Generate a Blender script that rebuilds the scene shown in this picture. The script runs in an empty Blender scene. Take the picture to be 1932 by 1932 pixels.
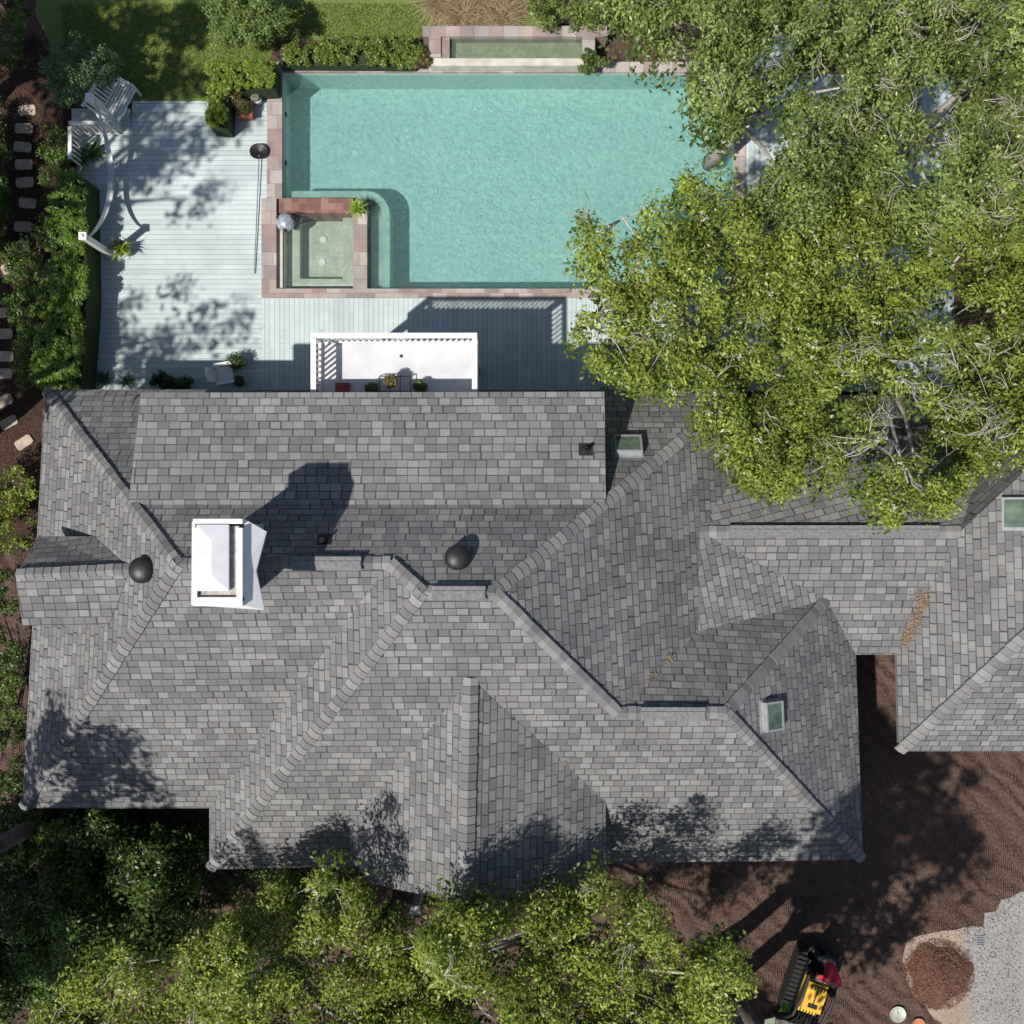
import bpy, math, random
import numpy as np
from mathutils import Vector, Matrix
R=np.random.default_rng(11); random.seed(11)
scene=bpy.context.scene; COL=scene.collection
H=30.0; S0=30.0/1932
def W(px,py,z=0.0):
    k=S0*(H-z)/H
    return Vector(((px-966)*k,(966-py)*k,z))
# ---------------------------------------------------------------- node helpers
class NB:
    def __init__(s,name):
        s.mat=bpy.data.materials.new(name); s.mat.use_nodes=True
        s.nt=s.mat.node_tree; s.n=s.nt.nodes
        s.bsdf=s.n['Principled BSDF']; s.out=s.n['Material Output']
    def add(s,t,**k):
        x=s.n.new(t)
        for a,b in k.items(): setattr(x,a,b)
        return x
    def L(s,a,b): s.nt.links.new(a,b)
    def put(s,sock,v):
        if isinstance(v,bpy.types.NodeSocket): s.L(v,sock)
        else: sock.default_value=v
    def m(s,op,a,b=None,c=None):
        x=s.add('ShaderNodeMath',operation=op)
        s.put(x.inputs[0],a)
        if b is not None: s.put(x.inputs[1],b)
        if c is not None: s.put(x.inputs[2],c)
        return x.outputs[0]
    def coord(s,which='Object'):
        return s.add('ShaderNodeTexCoord').outputs[which]
    def noise(s,vec,scale,detail=3,rough=.55,dist=0):
        x=s.add('ShaderNodeTexNoise'); s.L(vec,x.inputs['Vector'])
        x.inputs['Scale'].default_value=scale; x.inputs['Detail'].default_value=detail; x.inputs['Roughness'].default_value=rough; x.inputs['Distortion'].default_value=dist
        return x.outputs[0]
    def ramp(s,fac,stops,interp='LINEAR'):
        x=s.add('ShaderNodeValToRGB'); x.color_ramp.interpolation=interp
        e=x.color_ramp.elements
        while len(e)<len(stops): e.new(.5)
        for i,(p,c) in enumerate(stops):
            e[i].position=p; e[i].color=(c[0],c[1],c[2],1)
        s.L(fac,x.inputs[0]); return x.outputs[0]
    def mix(s,fac,a,b,mode='MIX'):
        x=s.add('ShaderNodeMix',data_type='RGBA',blend_type=mode)
        s.put(x.inputs[0],fac)
        for i,v in ((6,a),(7,b)):
            if isinstance(v,bpy.types.NodeSocket): s.L(v,x.inputs[i])
            else: x.inputs[i].default_value=(v[0],v[1],v[2],1)
        return x.outputs[2]
    def bump(s,h,dist=.01,strength=1.0):
        x=s.add('ShaderNodeBump'); s.L(h,x.inputs['Height'])
        x.inputs['Distance'].default_value=dist; x.inputs['Strength'].default_value=strength
        s.L(x.outputs[0],s.bsdf.inputs['Normal'])
def plain(name,col,rough=.6,var=.18,scale=6,metal=0,bump=0,spec=.4):
    b=NB(name); c=b.coord()
    f=b.noise(c,scale,4)
    lo=tuple(x*(1-var) for x in col); hi=tuple(min(1,x*(1+var)) for x in col)
    b.L(b.ramp(f,[(.3,lo),(.7,hi)]),b.bsdf.inputs['Base Color'])
    b.bsdf.inputs['Roughness'].default_value=rough; b.bsdf.inputs['Metallic'].default_value=metal
    b.bsdf.inputs['Specular IOR Level'].default_value=spec
    if bump: b.bump(b.noise(c,scale*4,5),bump)
    return b.mat
def cells(name,w,h,cols,gapu=.008,gapv=.008,gapcol=(.04,.04,.04),coord='UV',stagger='rand',rough=.85,bump=.008,slot=0.0,swap=False,big=.25,bigscale=.6,fine=.15,saw=0.0):
    b=NB(name); c=b.coord(coord)
    sp=b.add('ShaderNodeSeparateXYZ'); b.L(c,sp.inputs[0])
    u,v=sp.outputs[0],sp.outputs[1]
    if swap: u,v=v,u
    vv=b.m('DIVIDE',v,h); row=b.m('FLOOR',vv); fv=b.m('SUBTRACT',vv,row)
    if stagger=='rand':
        wn=b.add('ShaderNodeTexWhiteNoise',noise_dimensions='1D'); b.L(row,wn.inputs['W']); off=wn.outputs['Value']
    elif stagger==0: off=0.0
    else: off=b.m('MULTIPLY',row,stagger)
    uu=b.m('ADD',b.m('DIVIDE',u,w),off); col=b.m('FLOOR',uu); fu=b.m('SUBTRACT',uu,col)
    cb=b.add('ShaderNodeCombineXYZ'); b.L(col,cb.inputs[0]); b.L(row,cb.inputs[1])
    w2=b.add('ShaderNodeTexWhiteNoise',noise_dimensions='3D'); b.L(cb.outputs[0],w2.inputs['Vector'])
    sc=b.add('ShaderNodeSeparateColor'); b.L(w2.outputs['Color'],sc.inputs[0])
    r1,r2,r3=sc.outputs[0],sc.outputs[1],sc.outputs[2]
    n=len(cols)
    base=b.ramp(r1,[(i/n,cc) for i,cc in enumerate(cols)],'CONSTANT')
    gu=b.m('ADD',gapu/w,b.m('MULTIPLY',b.m('MULTIPLY',r2,b.m('MULTIPLY',r2,r2)),slot/w))
    gv=b.m('ADD',gapv/h,b.m('MULTIPLY',b.m('MULTIPLY',r3,r3),saw/h))
    mask=b.m('MAXIMUM',b.m('LESS_THAN',fu,gu),b.m('LESS_THAN',fv,gv))
    g=b.noise(c,bigscale,4,.65); g=b.m('ADD',1-big/2,b.m('MULTIPLY',b.m('SUBTRACT',g,.5),big*2.4))
    f=b.noise(c,60,2); f=b.m('ADD',1,b.m('MULTIPLY',b.m('SUBTRACT',f,.5),fine*4))
    gf=b.m('MULTIPLY',g,f)
    cg=b.add('ShaderNodeCombineColor')
    for i in range(3): b.L(gf,cg.inputs[i])
    base=b.mix(1.0,base,cg.outputs[0],'MULTIPLY')
    colr=b.mix(b.m('MULTIPLY',mask,.85),base,gapcol)
    b.L(colr,b.bsdf.inputs['Base Color'])
    b.bsdf.inputs['Roughness'].default_value=rough; b.bsdf.inputs['Specular IOR Level'].default_value=.2
    hgt=b.m('MULTIPLY',b.m('SUBTRACT',1,mask),b.m('ADD',.6,b.m('MULTIPLY',r3,.4)))
    b.bump(hgt,bump,.8)
    return b.mat
# ---------------------------------------------------------------- mesh builder
class MB:
    def __init__(s): s.v=[]; s.f=[]; s.mi=[]; s.uv=[]
    def face(s,pts,mi=0,uv=None):
        i=len(s.v); s.v+= [tuple(p) for p in pts]; s.f.append(tuple(range(i,i+len(pts)))); s.mi.append(mi)
        s.uv.append(uv or [(p[0],p[1]) for p in pts])
    def poly(s,pts,z0,z1,mi=0,bottom=True):
        a=sum(pts[i][0]*pts[(i+1)%len(pts)][1]-pts[(i+1)%len(pts)][0]*pts[i][1] for i in range(len(pts)))
        if a<0: pts=pts[::-1]
        s.face([(p[0],p[1],z1) for p in pts],mi)
        if bottom: s.face([(p[0],p[1],z0) for p in pts[::-1]],mi)
        for i in range(len(pts)):
            p,q=pts[i],pts[(i+1)%len(pts)]
            s.face([(p[0],p[1],z0),(q[0],q[1],z0),(q[0],q[1],z1),(p[0],p[1],z1)],mi)
    def rect(s,x0,y0,x1,y1,z0,z1,mi=0):
        a=W(x0,y0,0);b=W(x1,y1,0)
        s.poly([(a.x,a.y),(b.x,a.y),(b.x,b.y),(a.x,b.y)],z0,z1,mi)
    def box(s,c,size,M=None,mi=0,rz=0,taper=1.0):
        sx,sy,sz=[q/2 for q in size]
        P=[Vector((x*sx*(taper if z>0 else 1),y*sy*(taper if z>0 else 1),z*sz)) for x,y,z in ((-1,-1,-1),(1,-1,-1),(1,1,-1),(-1,1,-1),(-1,-1,1),(1,-1,1),(1,1,1),(-1,1,1))]
        if rz: 
            Q=Matrix.Rotation(rz,3,'Z'); P=[Q@p for p in P]
        P=[p+Vector(c) for p in P]
        if M: P=[M@p for p in P]
        for f in ((3,2,1,0),(4,5,6,7),(0,1,5,4),(1,2,6,5),(2,3,7,6),(3,0,4,7)): s.face([P[i] for i in f],mi)
    def tube(s,pts,rad,n=6,mi=0,cap=True):
        rings=[]; pts=[Vector(p) for p in pts]
        for i,p in enumerate(pts):
            d=(pts[min(i+1,len(pts)-1)]-pts[max(i-1,0)]).normalized()
            a=d.cross(Vector((0,0,1)) if abs(d.z)<.9 else Vector((1,0,0))).normalized(); b=d.cross(a)
            r=rad[i] if hasattr(rad,'__len__') else rad
            rings.append([p+(a*math.cos(2*math.pi*k/n)+b*math.sin(2*math.pi*k/n))*r for k in range(n)])
        i0=len(s.v)
        for rg in rings: s.v+=[tuple(p) for p in rg]
        for i in range(len(rings)-1):
            for k in range(n):
                k2=(k+1)%n
                s.f.append((i0+i*n+k,i0+i*n+k2,i0+(i+1)*n+k2,i0+(i+1)*n+k)); s.mi.append(mi); s.uv.append([(0,0),(1,0),(1,1),(0,1)])
        if cap:
            s.f.append(tuple(i0+k for k in range(n))[::-1]); s.mi.append(mi); s.uv.append([(0,0)]*n)
            s.f.append(tuple(i0+(len(rings)-1)*n+k for k in range(n))); s.mi.append(mi); s.uv.append([(0,0)]*n)
    def lathe(s,prof,c=(0,0,0),n=20,M=None,mi=0):
        c=Vector(c); i0=len(s.v)
        for r,z in prof:
            for k in range(n):
                p=c+Vector((r*math.cos(2*math.pi*k/n),r*math.sin(2*math.pi*k/n),z))
                if M: p=M@p
                s.v.append(tuple(p))
        for i in range(len(prof)-1):
            for k in range(n):
                k2=(k+1)%n
                s.f.append((i0+i*n+k,i0+i*n+k2,i0+(i+1)*n+k2,i0+(i+1)*n+k)); s.mi.append(mi); s.uv.append([(0,0),(1,0),(1,1),(0,1)])
    def obj(s,name,mats,smooth=False,**k):
        me=bpy.data.meshes.new(name); me.from_pydata(s.v,[],s.f)
        if not isinstance(mats,(list,tuple)): mats=[mats]
        for m in mats: me.materials.append(m)
        me.polygons.foreach_set('material_index',s.mi)
        ul=me.uv_layers.new(name='UVMap'); flat=[c for f in s.uv for p in f for c in p]; ul.data.foreach_set('uv',flat)
        if smooth: me.polygons.foreach_set('use_smooth',[True]*len(s.f))
        me.update()
        return reg(bpy.data.objects.new(name,me),**k)
def reg(o,parent=None,label=None,category=None,kind=None,group=None,bevel=0):
    COL.objects.link(o)
    if parent:
        o.parent=parent
        if parent.type=='EMPTY' and parent.location.length>0: o.matrix_parent_inverse=Matrix.Translation(-parent.location)
    if label: o['label']=label
    if category: o['category']=category
    if kind: o['kind']=kind
    if group: o['group']=group
    if bevel:
        md=o.modifiers.new('bevel','BEVEL'); md.width=bevel; md.segments=2; md.limit_method='ANGLE'
    return o
def empty(name,loc,label,category,**k):
    o=bpy.data.objects.new(name,None); o.location=loc; o.empty_display_size=.3
    return reg(o,label=label,category=category,**k)
def quads_obj(name,V,C,mat,**k):
    n=len(V); me=bpy.data.meshes.new(name)
    me.vertices.add(n*4); me.vertices.foreach_set('co',V.reshape(-1).astype(np.float32))
    me.loops.add(n*4); me.loops.foreach_set('vertex_index',np.arange(n*4,dtype=np.int32))
    me.polygons.add(n); me.polygons.foreach_set('loop_start',np.arange(0,n*4,4,dtype=np.int32))
    at=me.color_attributes.new('tint','FLOAT_COLOR','POINT')
    cc=np.ones((n,4,4),dtype=np.float32); cc[:,:,:3]=C[:,None,:]; at.data.foreach_set('color',cc.reshape(-1))
    me.materials.append(mat); me.update(); me.validate()
    return reg(bpy.data.objects.new(name,me),**k)
def leafmat(name,trans=.35,rough=.45,spec=.3):
    b=NB(name); a=b.add('ShaderNodeAttribute',attribute_name='tint')
    b.L(a.outputs['Color'],b.bsdf.inputs['Base Color']); b.bsdf.inputs['Roughness'].default_value=rough
    b.bsdf.inputs['Specular IOR Level'].default_value=spec
    t=b.add('ShaderNodeBsdfTranslucent'); b.L(b.mix(1.0,a.outputs['Color'],(1.0,1.1,.5),'MULTIPLY'),t.inputs[0])
    mx=b.add('ShaderNodeMixShader'); mx.inputs[0].default_value=trans
    b.L(b.bsdf.outputs[0],mx.inputs[1]); b.L(t.outputs[0],mx.inputs[2]); b.L(mx.outputs[0],b.out.inputs[0])
    return b.mat
LEAF=leafmat('leaf_foliage',.32,.40,.45); DRY=leafmat('dry_blade',.2,.8,.1); PETAL=leafmat('petal',.3,.7,.1)
def leaves(C,rad,n_per,L,Wd,cA,cB,flat=.75,up=.6,jit=.3,cf=None):
    N=len(C); n=N*n_per
    idx=np.repeat(np.arange(N),n_per)
    d=R.normal(size=(n,3)); d/=np.linalg.norm(d,axis=1)[:,None]
    r=rad[idx]*R.uniform(.35,1.08,n)
    P=C[idx]+d*r[:,None]*np.array([1,1,flat])
    nm=d*.5+R.normal(size=(n,3))*.45+np.array([0,0,up]); nm/=np.linalg.norm(nm,axis=1)[:,None]
    t=np.cross(nm,R.normal(size=(n,3))); t/=np.linalg.norm(t,axis=1)[:,None]
    b=np.cross(nm,t); sc=R.uniform(.65,1.25,n)[:,None]
    l=t*L*sc; w=b*Wd*sc
    V=np.stack([P-l,P+w,P+l,P-w],1)
    k=R.random(n)[:,None]
    col=np.array(cA)*(1-k)+np.array(cB)*k
    f=R.uniform(1-jit,1+jit,N) if cf is None else cf
    col=col*f[idx][:,None]*R.uniform(.75,1.25,n)[:,None]
    return V,np.clip(col,0,1)
def inpoly(P,poly):
    x,y=P[:,0],P[:,1]; ins=np.zeros(len(P),bool); n=len(poly)
    for i in range(n):
        x0,y0=poly[i]; x1,y1=poly[(i+1)%n]
        c=((y0>y)!=(y1>y))
        with np.errstate(divide='ignore',invalid='ignore'):
            xi=(x1-x0)*(y-y0)/((y1-y0) if y1!=y0 else 1e-9)+x0
        ins^=c&(x<xi)
    return ins
def sample_poly(poly,n):
    a=np.array(poly,float); lo=a.min(0); hi=a.max(0); out=[]
    while len(out)<n:
        P=R.uniform(lo,hi,(n*2,2)); P=P[inpoly(P,poly)]; out+=list(P)
    return np.array(out[:n])
def parea(poly):
    return abs(sum(poly[i][0]*poly[(i+1)%len(poly)][1]-poly[(i+1)%len(poly)][0]*poly[i][1] for i in range(len(poly))))/2
BARK=plain('tree_bark',(.16,.13,.11),.9,.4,8,bump=.02)
PALEBARK=plain('pale_tree_bark',(.44,.41,.35),.9,.3,10,bump=.02)
def tree(name,poly,zlo,zhi,cA,cB,label,category='tree',dens=7,nleaf=150,L=.055,Wd=.025,hum=9,hr=1.5,crad=(.24,.48),bark=None,twigs=60,toptwigs=0,flowers=0,zg=-.2,stem=.16,dim=1.0,thin=.26,twigpoly=None,holes=(),jit=.34):
    bark=bark or BARK
    zm=(zlo+zhi)/2; k=S0*(H-zm)/H
    area=parea(poly)*k*k; ns=int(area*dens)
    hp=sample_poly(poly,hum); 
    P=sample_poly(poly,ns)
    for hx,hy,hrr in holes: P=P[np.hypot(P[:,0]-hx,P[:,1]-hy)>hrr*R.uniform(.8,1.15,len(P))]
    ns=len(P)
    d=np.sqrt((((P[:,None,:]-hp[None])*k)**2).sum(2)); near=d.argmin(1); dm=d.min(1)
    hz=R.uniform(.4,1.0,hum)
    z=zlo+(zhi-zlo)*np.clip(hz[near]*np.exp(-(dm/hr)**2)+R.normal(0,.09,ns),-.25,1.1)
    keep=R.random(ns)<np.clip(1.3-thin*dm/hr,.42,1); P,z,near,dm=P[keep],z[keep],near[keep],dm[keep]; ns=len(P)
    kk=S0*(H-z)/H
    C=np.stack([(P[:,0]-966)*kk,(966-P[:,1])*kk,z],1)
    rad=R.uniform(crad[0],crad[1],ns)
    hue=R.uniform(.85,1.18,hum)[near]*R.uniform(1-jit,1+jit,ns)
    V,c=leaves(C,rad,nleaf,L,Wd,cA,cB,cf=hue)
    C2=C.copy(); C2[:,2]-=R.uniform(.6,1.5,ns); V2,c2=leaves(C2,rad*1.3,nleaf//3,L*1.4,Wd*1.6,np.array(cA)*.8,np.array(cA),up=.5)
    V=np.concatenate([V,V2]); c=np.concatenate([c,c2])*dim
    cen=C.mean(0); e=empty(name,(cen[0],cen[1],zg),label,category)
    quads_obj('crown',V,c,LEAF,parent=e)
    m=MB(); base=Vector((cen[0],cen[1],zg)); top=Vector((cen[0]+.2,cen[1]+.1,zg+(zlo-zg)*.45))
    m.tube([base,base.lerp(top,.5)+Vector((.08,-.05,0)),top],[stem*1.5,stem*1.1,stem],8)
    hc=[]
    for j in range(hum):
        zz=zlo+(zhi-zlo)*hz[j]-.6; q=W(hp[j][0],hp[j][1],zz); hc.append(q)
        mid=top.lerp(q,.5)+Vector((random.uniform(-.3,.3),random.uniform(-.3,.3),.1))
        m.tube([top,top.lerp(mid,.5)+Vector((0,0,.1)),mid,q],[stem*.6,stem*.45,stem*.3,stem*.12],6)
    for j in R.choice(ns,min(twigs,ns),replace=False):
        a=hc[near[j]]-Vector((0,0,.4)); q=Vector(C[j])+Vector((0,0,random.uniform(-.3,.05)))
        m.tube([a,a.lerp(q,.5)+Vector((random.uniform(-.15,.15),random.uniform(-.15,.15),.1)),q],[.024,.014,.005],4)
    cand=np.arange(ns) if twigpoly is None else np.nonzero(inpoly(P,twigpoly))[0]
    for j in R.choice(cand,min(toptwigs,len(cand)),replace=False):
        q=Vector(C[j])+Vector((0,0,random.uniform(.15,.4)))
        ang=random.uniform(0,6.28)
        for _ in range(random.randint(2,4)):
            a2=ang+random.uniform(-1.0,1.0); l=random.uniform(.35,.85)
            p1=q+Vector((math.cos(a2)*l*.5,math.sin(a2)*l*.5,random.uniform(0,.1))); p2=q+Vector((math.cos(a2+.3)*l,math.sin(a2+.3)*l,random.uniform(0,.15)))
            m.tube([q,p1,p2],[.011,.008,.003],4)
            a3=a2+random.choice((-.7,.7)); m.tube([p1,p1+Vector((math.cos(a3)*.28,math.sin(a3)*.28,.05))],[.007,.002],4)
    m.obj('trunk',bark,True,parent=e)
    if flowers:
        j=R.choice(ns,flowers); F=C[j].copy(); F[:,2]+=rad[j]*.75; F=np.repeat(F,3,0)+R.normal(0,.07,(flowers*3,3))
        V,c=leaves(F,np.full(len(F),.055),9,.022,.017,(.62,.56,.46),(.76,.72,.62),jit=.1)
        quads_obj('blossom',V,c,PETAL,parent=e,kind='stuff')
    return e
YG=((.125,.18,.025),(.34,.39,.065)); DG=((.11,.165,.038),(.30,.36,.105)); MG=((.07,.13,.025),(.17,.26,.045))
# ================================================================ MATERIALS
SH=[(.195,.194,.195),(.232,.230,.228),(.176,.176,.180),(.268,.262,.257),(.222,.213,.211),(.206,.209,.213),(.246,.238,.233),(.186,.180,.182),(.284,.281,.279)]
SHINGLE=cells('asphalt_shingles',.27,.19,SH,gapu=.011,gapv=.014,gapcol=(.045,.045,.05),slot=.035,saw=.018,bump=.012,big=.3,bigscale=.7,fine=.13)  # row gap colour paints in each course's drop shadow; side slots are joints
CAP=cells('ridge_shingles',9,.2,[tuple(x*1.02 for x in c) for c in SH[1:]],gapu=.0,gapv=.012,gapcol=(.08,.08,.085),stagger=0,bump=.01,fine=.12,swap=False)
DARKSH=plain('ridge_vent_strip',(.19,.19,.195),.9,.25,12,bump=.004)
FASCIA=plain('painted_fascia',(.22,.22,.21),.6)
STUCCO=plain('shade_darkened_wall',(.07,.065,.06),.8,.1,4,bump=.003)  # wall colour darkened to stand in for shade in the gap between roofs
WHITE=plain('white_paint',(.76,.76,.75),.45,.05,5)
WHITEF=plain('white_membrane',(.60,.60,.62),.6,.12,1.5)
DCOL=[(.55,.625,.625),(.58,.655,.65),(.52,.60,.60),(.60,.67,.665),(.56,.64,.635)]
DECKH=cells('painted_deck_boards',3.6,.145,DCOL,gapu=.006,gapv=.012,gapcol=(.24,.30,.31),coord='Object',stagger='rand',rough=.6,bump=.004,big=.25,bigscale=.7,fine=.07)
DECKV=cells('painted_deck_boards_crosswise',3.6,.145,DCOL,gapu=.006,gapv=.012,gapcol=(.24,.30,.31),coord='Object',stagger='rand',rough=.6,bump=.004,swap=True,big=.25,bigscale=.7,fine=.07)
COPE=cells('coping_stone',.42,.40,[(.40,.30,.27),(.46,.37,.33),(.34,.28,.27),(.52,.45,.41),(.38,.27,.25),(.44,.39,.37)],gapu=.014,gapv=.014,gapcol=(.26,.22,.2),coord='Object',stagger=.37,bump=.006,fine=.25,big=.35,bigscale=1.2)
REDT=cells('red_clay_tile',.215,.215,[(.24,.115,.09),(.30,.16,.12),(.21,.11,.09),(.33,.2,.16)],gapu=.012,gapv=.012,gapcol=(.22,.17,.15),coord='Object',stagger=0,bump=.004)
TERRA=plain('terracotta',(.42,.17,.09),.8,.2,8)
BLACK=plain('black_metal',(.02,.02,.022),.45,.3,8)
RUBBER=plain('black_rubber',(.025,.024,.023),.85,.4,20,bump=.01)
STEEL=plain('galvanised_steel',(.5,.5,.52),.35,.15,8,metal=.8)
GREY=plain('grey_metal',(.30,.31,.32),.5,.15,8)
def plaster():
    b=NB('pool_plaster'); c=b.coord()
    f=b.noise(c,.8,6,.7,.6); col=b.ramp(f,[(.3,(.42,.47,.45)),(.5,(.51,.535,.505)),(.72,(.63,.62,.57))])
    g=b.noise(c,7,5,.8); col=b.mix(.45,col,b.ramp(g,[(.36,(.36,.42,.40)),(.64,(.73,.71,.65))]))
    b.L(col,b.bsdf.inputs['Base Color']); b.bsdf.inputs['Roughness'].default_value=.9
    return b.mat
PLAST=plaster()
LEDGE=plain('tan_pool_plaster',(.50,.475,.41),.9,.14,3)
def water(name,tint,mixt=.12,dcol=(.22,.44,.42)):
    b=NB(name); c=b.coord()
    b.n.remove(b.bsdf)
    tr=b.add('ShaderNodeBsdfTransparent'); 
    v=b.add('ShaderNodeTexVoronoi',feature='SMOOTH_F1'); 
    nz=b.add('ShaderNodeTexNoise'); b.L(c,nz.inputs[0]); nz.inputs['Scale'].default_value=2.2; nz.inputs['Detail'].default_value=3
    mp=b.add('ShaderNodeVectorMath',operation='ADD'); b.L(c,mp.inputs[0]); b.L(nz.outputs['Color'],mp.inputs[1])
    b.L(mp.outputs[0],v.inputs['Vector']); v.inputs['Scale'].default_value=7.5
    t=b.ramp(v.outputs['Distance'],[(.08,tuple(x*.92 for x in tint)),(.75,tuple(min(1,x*1.09) for x in tint))])
    b.L(t,tr.inputs[0])
    gl=b.add('ShaderNodeBsdfGlossy'); gl.inputs['Roughness'].default_value=.12; gl.inputs[0].default_value=(.9,1,1,1)
    df=b.add('ShaderNodeBsdfDiffuse'); df.inputs[0].default_value=(*dcol,1)
    bp=b.add('ShaderNodeBump'); b.L(b.m('ADD',b.noise(c,18,4,.6),b.noise(c,5,2)),bp.inputs['Height']); bp.inputs['Distance'].default_value=.04; bp.inputs['Strength'].default_value=.8
    b.L(bp.outputs[0],gl.inputs['Normal']); b.L(bp.outputs[0],df.inputs['Normal'])
    m1=b.add('ShaderNodeMixShader'); m1.inputs[0].default_value=mixt; b.L(tr.outputs[0],m1.inputs[1]); b.L(df.outputs[0],m1.inputs[2])
    fr=b.add('ShaderNodeFresnel'); fr.inputs[0].default_value=1.33; b.L(bp.outputs[0],fr.inputs['Normal'])
    m2=b.add('ShaderNodeMixShader'); b.L(fr.outputs[0],m2.inputs[0]); b.L(m1.outputs[0],m2.inputs[1]); b.L(gl.outputs[0],m2.inputs[2])
    b.L(m2.outputs[0],b.out.inputs[0]); return b.mat
WATER=water('pool_water',(.62,.86,.865),.09); SPAW=water('spa_water',(.80,.90,.86),.06)
def soil():
    b=NB('brown_soil'); c=b.coord()
    f=b.noise(c,.35,5,.6,.8); g=b.noise(c,10,6,.8)
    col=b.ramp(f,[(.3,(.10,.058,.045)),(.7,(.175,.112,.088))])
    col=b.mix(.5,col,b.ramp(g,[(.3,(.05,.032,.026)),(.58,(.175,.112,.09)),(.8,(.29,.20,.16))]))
    b.L(col,b.bsdf.inputs['Base Color']); b.bsdf.inputs['Roughness'].default_value=.95; b.bsdf.inputs['Specular IOR Level'].default_value=.1
    wv=b.add('ShaderNodeTexWave',bands_direction='DIAGONAL'); b.L(c,wv.inputs[0]); wv.inputs['Scale'].default_value=.9; wv.inputs['Distortion'].default_value=9; wv.inputs['Detail'].default_value=4; wv.inputs['Detail Scale'].default_value=.7
    w2=b.add('ShaderNodeTexWave',bands_direction='X'); b.L(c,w2.inputs[0]); w2.inputs['Scale'].default_value=5; w2.inputs['Distortion'].default_value=6; w2.inputs['Detail'].default_value=2
    msk=b.ramp(b.noise(c,.6,2),[(.45,(0,0,0)),(.6,(1,1,1))])
    h=b.m('ADD',b.m('MULTIPLY',wv.outputs[1],1.1),b.m('ADD',b.m('MULTIPLY',b.m('MULTIPLY',w2.outputs[1],msk),.4),b.m('ADD',g,b.m('MULTIPLY',b.noise(c,2.5,4),2.0))))
    b.bump(h,.10,.9); return b.mat
SOIL=soil()
def grass():
    b=NB('lawn_grass'); c=b.coord()
    f=b.noise(c,.7,4); g=b.noise(c,30,4,.7)
    col=b.mix(.5,b.ramp(f,[(.3,(.11,.16,.03)),(.7,(.20,.26,.06))]),b.ramp(g,[(.3,(.06,.10,.015)),(.7,(.24,.29,.08))]))
    b.L(col,b.bsdf.inputs['Base Color']); b.bsdf.inputs['Roughness'].default_value=.9; b.bump(g,.03); return b.mat
GRASS=grass()
MULCH=plain('bark_mulch',(.075,.045,.034),.95,.6,25,bump=.03,spec=.1)
def concrete(name,k):
    b=NB(name); c=b.coord(); f=b.noise(c,1.2,5,.7); g=b.noise(c,18,5,.8)
    q=lambda v:(v*k[0],v*k[1],v*k[2])
    col=b.mix(.6,b.ramp(f,[(.3,q(.22)),(.7,q(.42))]),b.ramp(g,[(.38,q(.14)),(.55,q(.37)),(.7,q(.52))]))
    b.L(col,b.bsdf.inputs['Base Color']); b.bsdf.inputs['Roughness'].default_value=.95; b.bump(g,.03); return b.mat
CONC=concrete('rough_concrete',(1,.95,.89)); TANC=concrete('dusty_tan_concrete',(1.15,.9,.68))
STONE=plain('tan_flagstone',(.44,.34,.27),.85,.25,5,bump=.006)
# ================================================================ SETTING
def sheet(name,poly,z,mat,**k):
    m=MB(); pts=[W(x,y,0) for x,y in poly]
    a=sum(pts[i].x*pts[(i+1)%len(pts)].y-pts[(i+1)%len(pts)].x*pts[i].y for i in range(len(pts)))
    if a<0: pts=pts[::-1]
    m.face([(p.x,p.y,z) for p in pts]); return m.obj(name,mat,kind='structure',**k)
ZG=-.22
px0,py0,px1,py1=512,128,1398,552
a=W(px0,py0);b_=W(px1,py1); B=400
m=MB()
xs=[-B,a.x,b_.x,B]; ys=[-B,b_.y,a.y,B]
for i in range(3):
    for j in range(3):
        if i==1 and j==1: continue
        m.face([(xs[i],ys[j],ZG),(xs[i+1],ys[j],ZG),(xs[i+1],ys[j+1],ZG),(xs[i],ys[j+1],ZG)])
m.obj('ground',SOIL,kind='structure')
sheet('lawn',[(105,-900),(3000,-900),(3000,-60),(1150,40),(1140,60),(520,70),(500,118),(385,118),(385,186),(250,190),(160,200),(110,120),(60,20)],ZG+.006,GRASS)
sheet('mulch_bed',[(-60,120),(60,60),(108,120),(140,210),(140,330),(75,740),(60,1000),(-60,1100)],ZG+.005,MULCH)
def rough(poly,step=14,amp=3.5):
    out=[]
    for i in range(len(poly)):
        (x0,y0),(x1,y1)=poly[i],poly[(i+1)%len(poly)]; L_=math.hypot(x1-x0,y1-y0); n=max(1,min(30,int(L_/step)))
        for k in range(n): t=k/n; out.append((x0+(x1-x0)*t+random.uniform(-amp,amp),y0+(y1-y0)*t+random.uniform(-amp,amp)))
    return out
sheet('driveway',rough([(1822,1768),(1835,1752),(1862,1754),(1866,1728),(1885,1722),(1898,1704),(1932,1690),(2300,1600),(2300,2300),(1850,2300),(1838,1960),(1830,1860)]),ZG+.012,CONC)
sheet('path',rough([(1714,1780),(1760,1768),(1806,1760),(1830,1752),(1846,1800),(1850,1870),(1850,2000),(1765,2000),(1780,1940),(1722,1870),(1708,1820)]),ZG+.006,TANC)
P=sample_poly([(395,0),(800,0),(800,68),(640,72),(600,60),(520,70),(500,112),(390,112),(385,180),(260,180),(120,120),(105,0)],26000)
C=np.zeros((len(P),3)); C[:,0]=(P[:,0]-966)*S0; C[:,1]=(966-P[:,1])*S0; C[:,2]=ZG+.03
V,c=leaves(C,np.full(len(C),.02),1,.05,.008,(.13,.20,.03),(.30,.38,.09),up=.1)
quads_obj('grass',V,c,LEAF,kind='stuff')
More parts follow.
